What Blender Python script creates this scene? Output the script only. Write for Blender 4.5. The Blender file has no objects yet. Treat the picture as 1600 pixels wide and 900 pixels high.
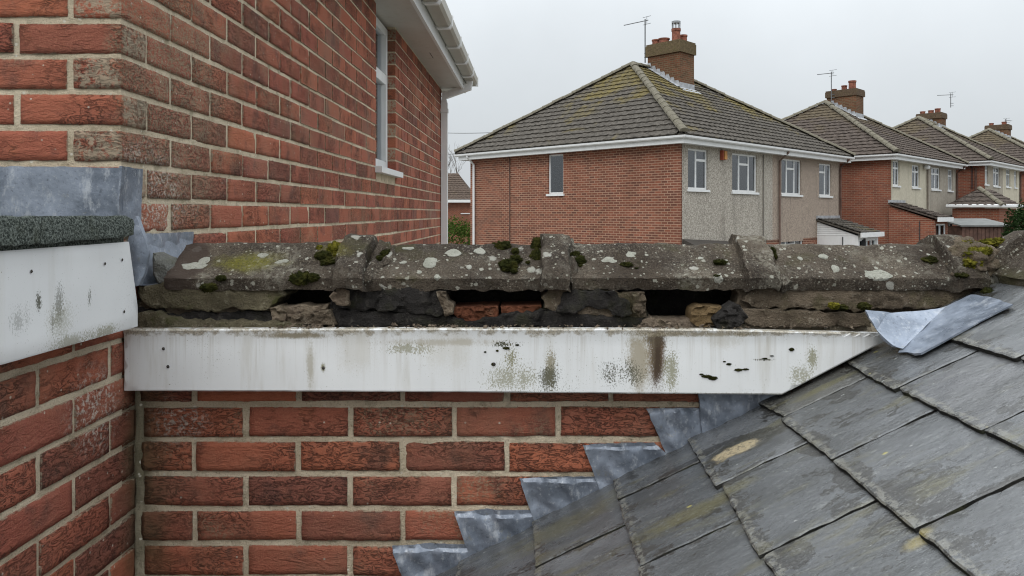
import bpy, bmesh, math, random
from mathutils import Vector, Matrix, noise, geometry
random.seed(7)
sc = bpy.context.scene
COL = sc.collection
# ---------------------------------------------------------------- camera, sky, sun, exposure
F, CX, CY, E = 1200.0, 834.0, 333.0, 2.8        # focal length and principal point in photo pixels, eye height
cam = bpy.data.objects.new('camera', bpy.data.cameras.new('camera'))
COL.objects.link(cam)
cam.location = (0, 0, E); cam.rotation_euler = (math.pi / 2, 0, 0)
cam.data.sensor_width = 36; cam.data.lens = 36 * F / 1600
cam.data.shift_x = (800 - CX) / 1600; cam.data.shift_y = -(450 - CY) / 1600
cam.data.clip_start = 0.05; cam.data.clip_end = 3000
sc.camera = cam
SUN_EL, SUN_AZ = math.radians(48), math.radians(205)
w = bpy.data.worlds.new('World'); sc.world = w; w.use_nodes = True
wn = w.node_tree; wn.nodes.clear()
def nd(nt, typ, ins=None, **at):
    n = nt.nodes.new(typ)
    for k, v in at.items(): setattr(n, k, v)
    for k, v in (ins or {}).items():
        s = n.inputs[k]
        if isinstance(v, bpy.types.NodeSocket): nt.links.new(v, s)
        else: s.default_value = v
    return n
sky = nd(wn, 'ShaderNodeTexSky', sky_type='NISHITA', sun_disc=False, sun_elevation=SUN_EL, sun_rotation=SUN_AZ, air_density=1.0, dust_density=4.0)
skyv = nd(wn, 'ShaderNodeVectorMath', {0: sky.outputs[0], 1: (0.1, 0.1, 0.1)}, operation='MULTIPLY')
tc = nd(wn, 'ShaderNodeTexCoord')
sep = nd(wn, 'ShaderNodeSeparateXYZ', {0: tc.outputs['Generated']})
zc0 = nd(wn, 'ShaderNodeMath', {0: sep.outputs['Z'], 1: 0.0}, operation='MAXIMUM')
zsq = nd(wn, 'ShaderNodeMath', {0: zc0.outputs[0], 1: 1.6}, operation='POWER')
elev = nd(wn, 'ShaderNodeMapRange', {0: zsq.outputs[0], 1: 0.0, 2: 1.0, 3: 0.70, 4: 3.1})   # overcast: zenith brighter than horizon
cl = nd(wn, 'ShaderNodeTexNoise', {'Vector': tc.outputs['Generated'], 'Scale': 2.2, 'Detail': 6.0, 'Roughness': 0.55})
clm = nd(wn, 'ShaderNodeMapRange', {0: cl.outputs[0], 1: 0.3, 2: 0.7, 3: 0.91, 4: 1.06})
lum = nd(wn, 'ShaderNodeMath', {0: elev.outputs[0], 1: clm.outputs[0]}, operation='MULTIPLY')
grey = nd(wn, 'ShaderNodeVectorMath', {0: (0.935, 0.99, 1.03), 'Scale': lum.outputs[0]}, operation='SCALE')
mx = nd(wn, 'ShaderNodeMix', {0: 0.93, 6: skyv.outputs[0], 7: grey.outputs[0]}, data_type='RGBA')
bg = nd(wn, 'ShaderNodeBackground', {0: mx.outputs[2], 1: 1.0})
wo = nd(wn, 'ShaderNodeOutputWorld', {0: bg.outputs[0]})
sun = bpy.data.objects.new('sun', bpy.data.lights.new('sun', 'SUN')); COL.objects.link(sun)
sun.data.energy = 1.0; sun.data.angle = math.radians(45); sun.data.color = (1.0, 0.97, 0.92)
sun.rotation_euler = (math.radians(42), 0, math.radians(-25))
vs = sc.view_settings
vs.view_transform = 'Standard'; vs.look = 'None'; vs.gamma = 1; vs.exposure = 0.0; vs.use_curve_mapping = False
sc.cycles.use_denoising = True
sc.cycles.max_bounces = 6
sc.cycles.filter_width = 1.1

# ---------------------------------------------------------------- helpers
def P(px, py, y): return Vector(((px - CX) * y / F, y, E - (py - CY) * y / F))
def XZ(pts, y): return [((p[0] - CX) * y / F, E - (p[1] - CY) * y / F) for p in pts]
WM = {}
def setp(o, parent):
    if parent is not None:
        o.parent = parent
        o.matrix_parent_inverse = WM.get(parent.name, Matrix.Identity(4)).inverted()
def thing(name, label, cat, loc, group=None):
    o = bpy.data.objects.new(name, None); COL.objects.link(o)
    o.location = loc; o.empty_display_size = 0.2
    WM[o.name] = Matrix.Translation(Vector(loc))
    o['label'] = label; o['category'] = cat
    if group: o['group'] = group
    return o
def link(name, me, parent=None, label=None, kind=None, mw=None):
    o = bpy.data.objects.new(name, me); COL.objects.link(o)
    if mw is not None:
        o.matrix_basis = mw; WM[o.name] = mw
    setp(o, parent)
    if label: o['label'] = label
    if kind: o['kind'] = kind
    return o
def tag(o, label, cat, group=None):
    o['label'] = label; o['category'] = cat
    if group: o['group'] = group
    return o
class MB:
    def __init__(s): s.v = []; s.f = []; s.uv = []
    def add(s, vs_, fs, uvs=None):
        b = len(s.v); s.v += [tuple(p) for p in vs_]
        for i, f in enumerate(fs):
            s.f.append([b + k for k in f]); s.uv.append(uvs[i] if uvs else None)
    def box(s, a0, a1, b0, b1, c0, c1, m=None):
        m = m or (lambda a, b, c: (a, b, c))
        p = [m(a, b, c) for a in (a0, a1) for b in (b0, b1) for c in (c0, c1)]
        s.add(p, [(0, 1, 3, 2), (4, 6, 7, 5), (0, 4, 5, 1), (2, 3, 7, 6), (0, 2, 6, 4), (1, 5, 7, 3)])
    def tube(s, pts, r, n=6, cap=True, square=False):
        pts = [Vector(p) for p in pts]; rs = r if isinstance(r, (list, tuple)) else [r] * len(pts)
        rings = []
        for i, p in enumerate(pts):
            d = (pts[min(i + 1, len(pts) - 1)] - pts[max(i - 1, 0)]).normalized()
            ref = Vector((0, 1, 0)) if abs(d.y) < 0.8 else Vector((0, 0, 1))
            a = d.cross(ref).normalized(); b = d.cross(a).normalized()
            o = math.pi / n if square else 0
            k = math.sqrt(2) if square else 1
            rings.append([p + (a * math.cos(o + 2 * math.pi * j / n) + b * math.sin(o + 2 * math.pi * j / n)) * rs[i] * k for j in range(n)])
        fs = []
        for i in range(len(pts) - 1):
            for j in range(n): fs.append((i * n + j, i * n + (j + 1) % n, (i + 1) * n + (j + 1) % n, (i + 1) * n + j))
        if cap: fs += [tuple(range(n)), tuple(range((len(pts) - 1) * n, len(pts) * n))]
        s.add([q for rg in rings for q in rg], fs)
    def lathe(s, c, prof, n=12):
        c = Vector(c); vs_ = []; fs = []
        for r, z in prof: vs_ += [c + Vector((r * math.cos(2 * math.pi * j / n), r * math.sin(2 * math.pi * j / n), z)) for j in range(n)]
        for i in range(len(prof) - 1):
            for j in range(n): fs.append((i * n + j, i * n + (j + 1) % n, (i + 1) * n + (j + 1) % n, (i + 1) * n + j))
        fs += [tuple(range(n)), tuple(range((len(prof) - 1) * n, len(prof) * n))]
        s.add(vs_, fs)
    def mesh(s, name, mat, smooth=False, fix=True):
        me = bpy.data.meshes.new(name); me.from_pydata(s.v, [], s.f)
        if any(u is not None for u in s.uv):
            ul = me.uv_layers.new(name='UVMap')
            for pol, u in zip(me.polygons, s.uv):
                if u:
                    for li, q in zip(pol.loop_indices, u): ul.data[li].uv = q
        if fix:
            bm = bmesh.new(); bm.from_mesh(me); bmesh.ops.recalc_face_normals(bm, faces=bm.faces); bm.to_mesh(me); bm.free()
        if smooth:
            me.polygons.foreach_set('use_smooth', [True] * len(me.polygons)); me.set_sharp_from_angle(angle=math.radians(38))
        me.materials.append(mat); me.update()
        return me
    def build(s, name, mat, parent=None, smooth=False, label=None, kind=None, fix=True):
        return link(name, s.mesh(name, mat, smooth, fix), parent, label, kind)
def fract(p, sc_, oct_=4, seed=0.0):
    return noise.fractal(Vector(p) * sc_ + Vector((seed * 13.7, seed * 5.1, seed * 9.3)), 0.9, 2.1, oct_)
def area2(o): return sum(o[i][0] * o[(i + 1) % len(o)][1] - o[(i + 1) % len(o)][0] * o[i][1] for i in range(len(o)))
def seg_dist(p, a, b):
    d = b - a; t = max(0, min(1, (p - a).dot(d) / max(d.length_squared, 1e-12)))
    return (a + d * t - p).length
def slab(outline, to3d, thick, res=0.012, amp=0.003, bevel=0.008, drop=0.006, jag=0.003, seed=1.0, nscale=22, extra=None, jagf=55):
    """irregular piece: outline in plane coordinates, rounded and roughened face, real thickness"""
    o = [Vector(p) for p in outline]
    if area2(o) < 0: o.reverse()
    dens = []
    for i in range(len(o)):
        a, b = o[i], o[(i + 1) % len(o)]
        n = max(1, int(round((b - a).length / res)))
        for k in range(n): dens.append(a.lerp(b, k / n))
    m = len(dens); ring = []
    for i, p in enumerate(dens):
        t = (dens[(i + 1) % m] - dens[i - 1]); nn = Vector((t.y, -t.x)).normalized() if t.length > 0 else Vector((0, 0))
        ring.append(p + nn * jag * noise.fractal(Vector((p.x * jagf, p.y * jagf, seed * 7.7)), 0.8, 2.0, 3))
    xs = [p.x for p in ring]; ys = [p.y for p in ring]
    pts = list(ring); inset = bevel if (bevel and bevel < res * 0.8) else 0
    if inset:
        for i, p in enumerate(ring):
            t = ring[(i + 1) % m] - ring[i - 1]
            q = p - Vector((t.y, -t.x)).normalized() * inset
            if min(seg_dist(q, ring[k], ring[k - 1]) for k in range(m)) > inset * 0.85: pts.append(q)
    ny = int((max(ys) - min(ys)) / res) + 1; nx = int((max(xs) - min(xs)) / res) + 1
    for j in range(ny + 1):
        for i in range(nx + 1):
            q = Vector((min(xs) + (i + 0.5 * (j % 2)) * res, min(ys) + j * res))
            c = False
            for k in range(m):
                a, b = ring[k], ring[k - 1]
                if (a.y > q.y) != (b.y > q.y) and q.x < (b.x - a.x) * (q.y - a.y) / (b.y - a.y) + a.x: c = not c
            if c and min(seg_dist(q, ring[k], ring[k - 1]) for k in range(m)) > max(res * 0.45, inset * 1.6): pts.append(q)
    r = geometry.delaunay_2d_cdt(pts, [], [list(range(m))], 1, 1e-7)
    V2, FS = r[0], r[2]
    used = set(i for f in FS for i in f)
    vs_ = []; fs = [tuple(f) for f in FS]
    for i, q in enumerate(V2):
        dist = min(seg_dist(q, ring[k], ring[k - 1]) for k in range(m)) if bevel else 1
        e = min(1.0, dist / bevel) if bevel else 1.0
        d = amp * fract((q.x, q.y, seed), nscale, 4, seed) - drop * (1 - e) ** 2
        if extra: d += extra(q.x, q.y)
        vs_.append(to3d(q.x, q.y, d))
    nb = len(V2)
    for p in ring: vs_.append(to3d(p.x, p.y, -thick))
    # boundary edges of the triangulation
    cnt = {}; nface = len(fs)
    for f in FS:
        for k in range(len(f)):
            e_ = (f[k], f[(k + 1) % len(f)]); cnt[tuple(sorted(e_))] = cnt.get(tuple(sorted(e_)), 0) + 1
    def nearest(i):
        q = V2[i]; return min(range(m), key=lambda k: (ring[k] - q).length_squared)
    near = {}
    for (a, b), c in cnt.items():
        if c == 1:
            for k in (a, b):
                if k not in near: near[k] = nb + nearest(k)
            if near[a] != near[b]: fs.append((a, b, near[b], near[a]))
            else: fs.append((a, b, near[b]))
    fs.append(tuple(nb + k for k in range(m)))
    mb = MB(); mb.add(vs_, fs); mb.rim = nface
    return mb
def front(y): return lambda a, b, d: Vector((a, y - d, b))

# ---------------------------------------------------------------- materials
XL_ = -0.857
class MT:
    def __init__(s, name):
        s.m = bpy.data.materials.new(name); s.m.use_nodes = True
        s.t = s.m.node_tree; s.t.nodes.clear()
        s.geo = s.n('ShaderNodeNewGeometry'); s.pos = s.geo.outputs['Position']
    def n(s, typ, ins=None, **at): return nd(s.t, typ, ins, **at)
    def M(s, op, a, b=0.0, c=0.0): return s.n('ShaderNodeMath', {0: a, 1: b, 2: c}, operation=op).outputs[0]
    def V(s, op, a, b): return s.n('ShaderNodeVectorMath', {0: a, 1: b}, operation=op).outputs[0]
    def noise(s, vec, scale, detail=4.0, rough=0.55, dist=0.0, typ='FBM'):
        return s.n('ShaderNodeTexNoise', {'Vector': vec, 'Scale': scale, 'Detail': detail, 'Roughness': rough, 'Distortion': dist}, noise_type=typ).outputs[0]
    def voro(s, vec, scale, feat='F1', out='Distance', rnd=1.0):
        return s.n('ShaderNodeTexVoronoi', {'Vector': vec, 'Scale': scale, 'Randomness': rnd}, feature=feat).outputs[out]
    def mr(s, v, a, b, c=0.0, d=1.0): return s.n('ShaderNodeMapRange', {0: v, 1: a, 2: b, 3: c, 4: d}, interpolation_type='SMOOTHSTEP').outputs[0]
    def mix(s, f, a, b, mode='MIX'):
        a = a if isinstance(a, bpy.types.NodeSocket) else (*a, 1); b = b if isinstance(b, bpy.types.NodeSocket) else (*b, 1)
        return s.n('ShaderNodeMix', {0: f, 6: a, 7: b}, data_type='RGBA', blend_type=mode, clamp_result=False).outputs[2]
    def ramp(s, f, stops, interp='LINEAR'):
        r = s.n('ShaderNodeValToRGB', {0: f}); cr = r.color_ramp; cr.interpolation = interp
        while len(cr.elements) < len(stops): cr.elements.new(0.5)
        for e, (p, c) in zip(cr.elements, stops): e.position = p; e.color = (*c, 1)
        return r.outputs[0]
    def rnd(s):
        oi = s.n('ShaderNodeObjectInfo').outputs['Random']
        return s.M('FRACT', s.M('ADD', oi, s.geo.outputs['Random Per Island']))
    def blob(s, c, r, edge=0.55, nz=None):
        """soft ellipsoid patch fixed in the place (a stain or growth with its own outline)"""
        v = s.V('DIVIDE', s.V('SUBTRACT', s.pos, tuple(c)), tuple(r))
        l = s.n('ShaderNodeVectorMath', {0: v}, operation='LENGTH').outputs['Value']
        if nz is not None: l = s.M('ADD', l, s.M('MULTIPLY', s.M('SUBTRACT', nz, 0.5), 1.3))
        return s.mr(l, 1.0, edge)
    def bump(s, h, strength, dist, norm=None):
        ins = {'Height': h, 'Strength': strength, 'Distance': dist}
        if norm is not None: ins['Normal'] = norm
        return s.n('ShaderNodeBump', ins).outputs[0]
    def out(s, col, rough=0.9, norm=None, metal=0.0, spec=0.5, **kw):
        ins = {'Base Color': col if isinstance(col, bpy.types.NodeSocket) else (*col, 1), 'Roughness': rough, 'Metallic': metal, 'Specular IOR Level': spec}
        if norm is not None: ins['Normal'] = norm
        ins.update(kw)
        b = s.n('ShaderNodeBsdfPrincipled', ins)
        s.n('ShaderNodeOutputMaterial', {0: b.outputs[0]})
        return s.m
def plain(name, col, rough=0.7, var=0.15, scale=8, bumpd=0.0, metal=0.0, spec=0.4):
    m = MT(name); nz = m.noise(m.pos, scale, 5)
    c = m.mix(m.mr(nz, 0.3, 0.7), tuple(x * (1 - var) for x in col), tuple(min(1, x * (1 + var)) for x in col))
    return m.out(c, rough, m.bump(m.noise(m.pos, scale * 12, 4), 0.4, bumpd) if bumpd else None, metal, spec)

def m_brick():
    m = MT('rustic red brick'); r = m.rnd()
    p = m.V('ADD', m.pos, m.n('ShaderNodeCombineXYZ', {0: m.M('MULTIPLY', r, 31.0), 1: m.M('MULTIPLY', r, 17.0), 2: m.M('MULTIPLY', r, 23.0)}).outputs[0])
    base = m.ramp(r, [(0.0, (0.150, 0.050, 0.034)), (0.22, (0.235, 0.072, 0.043)), (0.45, (0.195, 0.056, 0.038)), (0.68, (0.275, 0.085, 0.046)), (0.88, (0.205, 0.064, 0.040)), (1.0, (0.125, 0.048, 0.037))])
    blotch = m.noise(p, 11, 4, 0.6)
    base = m.mix(1.0, base, (1.44, 1.50, 1.50), 'MULTIPLY')
    c = m.mix(m.mr(blotch, 0.52, 0.70, 0, 0.65), base, (0.080, 0.042, 0.036))
    c = m.mix(m.mr(m.noise(p, 17, 3), 0.55, 0.75, 0, 0.5), c, (0.33, 0.115, 0.058))
    st = m.n('ShaderNodeVectorMath', {0: p, 1: (34, 34, 88)}, operation='MULTIPLY').outputs[0]
    cre = m.noise(st, 1.0, 4, 0.58, 1.3)
    r2 = m.M('FRACT', m.M('MULTIPLY', r, 7.31))
    rough_area = m.mr(m.M('ADD', m.noise(p, 8.5, 3), m.M('MULTIPLY', m.M('SUBTRACT', r2, 0.5), 0.4)), 0.38, 0.60)
    crack = m.M('MULTIPLY', m.mr(m.M('ABSOLUTE', m.M('SUBTRACT', cre, 0.5)), 0.040, 0.004), rough_area)
    crack2 = m.mr(cre, 0.42, 0.32)
    fine = m.noise(p, 330, 4, 0.7)
    c = m.mix(m.M('MULTIPLY', m.M('MAXIMUM', crack, m.M('MULTIPLY', crack2, rough_area)), 0.66), c, (0.042, 0.024, 0.019))
    c = m.mix(m.mr(fine, 0.50, 0.72, 0, 0.55), c, (0.40, 0.19, 0.115))
    c = m.mix(m.mr(fine, 0.44, 0.28, 0, 0.6), c, (0.05, 0.026, 0.020))
    # grey-buff weathered crust near the quoin of the tall house, pale salts at the internal corner
    nz = m.noise(m.pos, 9, 5, 0.6)
    gr = m.noise(m.pos, 170, 4, 0.75)
    crust = m.M('MULTIPLY', m.blob((-0.86, 1.85, E + 0.30), (0.055, 0.42, 0.50), 0.3, nz), m.mr(gr, 0.42, 0.58))
    crust2 = m.M('MULTIPLY', m.mr(m.noise(p, 3.1, 3), 0.57, 0.68, 0, 0.75), m.mr(gr, 0.46, 0.60))
    c = m.mix(m.M('MULTIPLY', m.M('MAXIMUM', crust, crust2), 0.85), c, (0.255, 0.205, 0.135))
    salt = m.M('MAXIMUM', m.blob((-0.78, 1.66, E - 0.45), (0.09, 0.1, 0.07), 0.2, nz), m.blob((-0.857, 1.50, E - 0.37), (0.1, 0.13, 0.13), 0.2, nz))
    salt = m.M('MAXIMUM', salt, m.blob((-0.86, 1.72, E + 0.03), (0.1, 0.25, 0.15), 0.2, nz))
    salt = m.M('MULTIPLY', salt, m.mr(m.noise(m.pos, 110, 4, 0.7), 0.47, 0.62))
    c = m.mix(m.M('MULTIPLY', salt, 0.85), c, (0.50, 0.45, 0.39))
    vd = m.voro(m.pos, 42); vr = m.voro(m.pos, 42, out='Color')
    spk = m.M('MULTIPLY', m.mr(vd, 0.13, 0.06), m.mr(m.n('ShaderNodeSeparateColor', {0: vr}).outputs[0], 0.76, 0.80))
    c = m.mix(m.M('MULTIPLY', spk, 0.8), c, (0.52, 0.47, 0.39))
    green = m.mr(m.noise(m.pos, 4.3, 4), 0.56, 0.76, 0, 0.40)
    green = m.M('MAXIMUM', green, m.M('MULTIPLY', m.blob((XL_, 1.66, E - 0.55), (0.10, 0.09, 0.5), 0.1, nz), 0.75))
    c = m.mix(green, c, (0.082, 0.066, 0.032))
    oc = m.n('ShaderNodeSeparateXYZ', {0: m.n('ShaderNodeTexCoord').outputs['Object']}); ax = m.M('ABSOLUTE', oc.outputs[0]); az = m.M('ABSOLUTE', oc.outputs[2])
    rim = m.M('MAXIMUM', m.mr(ax, 0.1005, 0.1078), m.mr(az, 0.0255, 0.0325))
    rim = m.M('MULTIPLY', rim, m.M('MULTIPLY', m.M('LESS_THAN', ax, 0.12), m.M('LESS_THAN', az, 0.05)))
    smear = m.mr(m.M('ADD', rim, m.M('MULTIPLY', m.M('SUBTRACT', m.noise(m.pos, 75, 4, 0.7), 0.56), 2.6)), 0.55, 0.95)
    c = m.mix(m.M('MULTIPLY', m.M('MULTIPLY', smear, rim), 0.85), c, (0.34, 0.285, 0.205))
    wash = m.mr(m.noise(m.pos, 2.3, 5, 0.6), 0.48, 0.70, 0, 0.30)
    c = m.mix(wash, c, (0.215, 0.165, 0.115))
    h = m.M('SUBTRACT', m.M('ADD', m.M('MULTIPLY', cre, 0.8), m.M('MULTIPLY', fine, 0.30)), m.M('MULTIPLY', crack, 0.5))
    return m.out(c, 0.92, m.bump(h, 1.0, 0.007), spec=0.25)
def m_mortar():
    m = MT('lime mortar'); n1 = m.noise(m.pos, 7, 5, 0.6); n2 = m.noise(m.pos, 300, 4, 0.75)
    c = m.mix(m.mr(n1, 0.3, 0.7), (0.50, 0.415, 0.295), (0.70, 0.595, 0.445))
    c = m.mix(m.mr(m.noise(m.pos, 23, 4), 0.52, 0.70, 0, 0.6), c, (0.26, 0.22, 0.145))
    c = m.mix(m.mr(n2, 0.52, 0.70, 0, 0.7), c, (0.64, 0.57, 0.45))
    c = m.mix(m.mr(n2, 0.46, 0.30, 0, 0.65), c, (0.12, 0.10, 0.07))
    nz = m.noise(m.pos, 9, 5, 0.6)
    c = m.mix(m.M('MULTIPLY', m.blob((XL_, 1.66, E - 0.55), (0.06, 0.06, 0.6), 0.1, nz), 0.7), c, (0.10, 0.09, 0.05))
    vd = m.voro(m.pos, 60); vr = m.n('ShaderNodeSeparateColor', {0: m.voro(m.pos, 60, out='Color')}).outputs[0]
    c = m.mix(m.M('MULTIPLY', m.mr(vd, 0.26, 0.14), m.mr(vr, 0.78, 0.82)), c, (0.66, 0.62, 0.52))
    return m.out(c, 0.95, m.bump(m.M('ADD', n2, m.noise(m.pos, 90, 3)), 1.0, 0.005), spec=0.2)
def m_white(name, stains, base=(0.70, 0.705, 0.705), dirt=0.5, topz=None):
    m = MT(name)
    sx = m.n('ShaderNodeVectorMath', {0: m.pos, 1: (26, 26, 3.2)}, operation='MULTIPLY').outputs[0]
    run = m.noise(sx, 1.0, 5, 0.6); n1 = m.noise(m.pos, 5, 4)
    c = m.mix(m.mr(n1, 0.3, 0.7), base, tuple(x * 0.93 for x in base))
    c = m.mix(m.M('MULTIPLY', m.mr(run, 0.50, 0.72), 0.5 * dirt), c, (0.40, 0.37, 0.30))
    sp = m.noise(m.n('ShaderNodeVectorMath', {0: m.pos, 1: (1, 1, 0.7)}, operation='MULTIPLY').outputs[0], 330, 4, 0.75); nz = m.noise(m.pos, 20, 6, 0.72)
    nzb = m.M('ADD', m.M('MULTIPLY', nz, 0.6), m.M('MULTIPLY', run, 0.7)); nzb = m.M('SUBTRACT', nzb, 0.15)
    area = m.mr(m.noise(m.pos, 4.5, 3), 0.50, 0.75)
    c = m.mix(m.M('MULTIPLY', m.mr(m.M('ADD', sp, m.M('MULTIPLY', area, 0.13)), 0.68, 0.74), 0.8 * dirt), c, (0.10, 0.10, 0.055))
    for (ce, ra, colr, dens, speck) in stains:
        b = m.M('MULTIPLY', m.blob(ce, ra, -0.25, nzb), m.mr(run, 0.30, 0.58, 0.35, 1.0))
        if speck: k = m.mr(m.M('ADD', sp, m.M('MULTIPLY', b, 0.46)), 0.66, 0.76)
        else: k = m.mr(m.M('ADD', b, m.M('MULTIPLY', m.M('SUBTRACT', sp, 0.5), 0.9)), 0.12, 0.60)
        c = m.mix(m.M('MULTIPLY', k, dens), c, colr)
    if topz is not None:
        dr = m.noise(m.n('ShaderNodeVectorMath', {0: m.pos, 1: (75, 75, 2.2)}, operation='MULTIPLY').outputs[0], 1.0, 4, 0.65)
        zz0 = m.n('ShaderNodeSeparateXYZ', {0: m.pos}).outputs[2]
        fall = m.mr(m.M('ADD', zz0, m.M('MULTIPLY', m.noise(m.pos, 9, 3), 0.10)), topz - 0.09, topz + 0.055)
        c = m.mix(m.M('MULTIPLY', m.M('MULTIPLY', m.mr(dr, 0.50, 0.68), fall), 0.32), c, (0.27, 0.225, 0.15))
    vd = m.voro(m.pos, 17); vr = m.n('ShaderNodeSeparateColor', {0: m.voro(m.pos, 17, out='Color')}).outputs[0]
    c = m.mix(m.M('MULTIPLY', m.mr(m.M('ADD', vd, m.M('MULTIPLY', sp, 0.05)), 0.070, 0.050), m.mr(vr, 0.62, 0.64)), c, (0.05, 0.045, 0.035))
    if topz is not None:
        zz = m.n('ShaderNodeSeparateXYZ', {0: m.pos}).outputs[2]
        k = m.M('ADD', m.mr(zz, topz - 0.030, topz - 0.002), m.M('MULTIPLY', m.M('SUBTRACT', m.noise(m.pos, 30, 5, 0.7), 0.56), 3.4))
        c = m.mix(m.M('MULTIPLY', m.mr(k, 0.35, 0.9), 0.8), c, m.mix(m.mr(sp, 0.4, 0.6), (0.36, 0.31, 0.22), (0.13, 0.105, 0.065)))
        k2 = m.M('ADD', m.mr(zz, topz - 0.128, topz - 0.140), m.M('MULTIPLY', m.M('SUBTRACT', sp, 0.62), 3.0))
        c = m.mix(m.M('MULTIPLY', m.mr(k2, 0.2, 0.8), 0.7), c, (0.16, 0.15, 0.085))
    return m.out(c, 0.42, m.bump(n1, 0.15, 0.004), spec=0.45)
def m_ridge():
    m = MT('weathered concrete ridge'); n1 = m.noise(m.pos, 6, 5, 0.6); n2 = m.noise(m.pos, 230, 4, 0.8); n3 = m.noise(m.pos, 38, 5, 0.65)
    c = m.mix(m.mr(n1, 0.3, 0.7), (0.048, 0.037, 0.029), (0.130, 0.104, 0.078))
    c = m.mix(m.mr(n3, 0.52, 0.72, 0, 0.6), c, (0.16, 0.145, 0.118))
    c = m.mix(m.M('MULTIPLY', m.mr(n2, 0.53, 0.68), m.mr(m.noise(m.pos, 13, 4, 0.6), 0.35, 0.62, 0.25, 0.95)), c, (0.35, 0.315, 0.25))
    c = m.mix(m.mr(m.noise(m.pos, 5.1, 5, 0.65), 0.52, 0.66, 0, 0.6), c, (0.055, 0.040, 0.028))
    c = m.mix(m.mr(n2, 0.47, 0.33, 0, 0.9), c, (0.016, 0.014, 0.012))
    for sc_, th, col in ((34, 0.945, (0.52, 0.51, 0.45)), (80, 0.90, (0.46, 0.45, 0.38)), (150, 0.90, (0.42, 0.41, 0.34))):
        pv = m.V('ADD', m.pos, m.n('ShaderNodeVectorMath', {0: m.n('ShaderNodeTexNoise', {'Vector': m.pos, 'Scale': sc_ * 2.0}).outputs[1], 'Scale': 0.45 / sc_}, operation='SCALE').outputs[0])
        vd = m.voro(pv, sc_); vr = m.n('ShaderNodeSeparateColor', {0: m.voro(pv, sc_, out='Color')}).outputs[1]
        c = m.mix(m.M('MULTIPLY', m.M('MULTIPLY', m.mr(vd, 0.40, 0.28), m.mr(vr, th, th + 0.02)), 0.8), c, col)
    pale = m.M('MULTIPLY', m.mr(m.noise(m.pos, 6.3, 5, 0.65), 0.52, 0.66), m.mr(m.noise(m.pos, 95, 4, 0.7), 0.42, 0.58))
    c = m.mix(m.M('MULTIPLY', pale, 0.7), c, (0.30, 0.28, 0.225))
    nz = m.noise(m.pos, 30, 5, 0.65)
    c = m.mix(m.mr(m.noise(m.pos, 9.7, 4), 0.56, 0.72, 0, 0.6), c, (0.070, 0.066, 0.026))
    c = m.mix(m.M('MULTIPLY', m.blob(P(287, 408, 1.68), (0.060, 0.10, 0.08), 0.75, nz), 0.9), c, (0.080, 0.058, 0.047))
    ye = m.blob(P(388, 410, 1.69), (0.11, 0.07, 0.032), 0.15, nz)
    ye = m.M('MAXIMUM', ye, m.M('MULTIPLY', m.blob(P(520, 392, 1.70), (0.06, 0.06, 0.03), 0.2, nz), 0.7))
    c = m.mix(m.M('MULTIPLY', ye, m.mr(n2, 0.35, 0.6, 0.25, 0.95)), c, m.mix(n3, (0.10, 0.10, 0.012), (0.24, 0.215, 0.03)))
    return m.out(c, 0.95, m.bump(m.M('ADD', n2, m.M('MULTIPLY', n3, 1.2)), 1.0, 0.008), spec=0.2)
def m_bed(name, c0, c1, c2, moss=0.5, fleck=0.5):
    m = MT(name); n1 = m.noise(m.pos, 12, 5, 0.65); n2 = m.noise(m.pos, 240, 4, 0.75); n3 = m.noise(m.pos, 52, 5, 0.7)
    c = m.mix(m.mr(n1, 0.3, 0.7), c0, c1)
    c = m.mix(m.mr(n3, 0.55, 0.72, 0, fleck), c, c2)
    c = m.mix(m.mr(n2, 0.44, 0.30, 0, 0.7), c, (0.018, 0.016, 0.013))
    c = m.mix(m.mr(n2, 0.60, 0.74, 0, fleck), c, tuple(min(0.6, x * 1.7) for x in c2))
    c = m.mix(m.mr(m.noise(m.pos, 16, 4), 0.52, 0.70, 0, moss), c, (0.075, 0.080, 0.020))
    return m.out(c, 0.95, m.bump(m.M('ADD', n2, m.M('MULTIPLY', n3, 1.8)), 1.0, 0.011), spec=0.2)
def m_lead(name='weathered lead', k=1.25):
    m = MT(name); n1 = m.noise(m.pos, 9, 5, 0.62); n2 = m.noise(m.pos, 3.0, 3); n3 = m.noise(m.pos, 120, 4, 0.7)
    c = m.mix(m.mr(n1, 0.3, 0.7), tuple(x * k for x in (0.085, 0.100, 0.125)), tuple(x * k for x in (0.20, 0.225, 0.27)))
    c = m.mix(m.mr(m.noise(m.n('ShaderNodeVectorMath', {0: m.pos, 1: (1, 1, 0.45)}, operation='MULTIPLY').outputs[0], 24, 5, 0.72), 0.54, 0.70, 0, 0.75), c, (0.44, 0.46, 0.49))
    c = m.mix(m.mr(n2, 0.55, 0.75, 0, 0.5), c, (0.09, 0.10, 0.12))
    c = m.mix(m.mr(m.noise(m.pos, 27, 4, 0.7), 0.62, 0.74, 0, 0.6), c, (0.20, 0.185, 0.13))
    c = m.mix(m.mr(n3, 0.56, 0.70, 0, 0.45), c, (0.42, 0.44, 0.46)); c = m.mix(m.mr(n3, 0.44, 0.30, 0, 0.5), c, (0.05, 0.058, 0.07))
    return m.out(c, m.mr(n1, 0.3, 0.7, 0.26, 0.50), m.bump(m.M('ADD', n1, m.M('MULTIPLY', n3, 0.1)), 0.5, 0.008), metal=0.3, spec=0.4)
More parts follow.
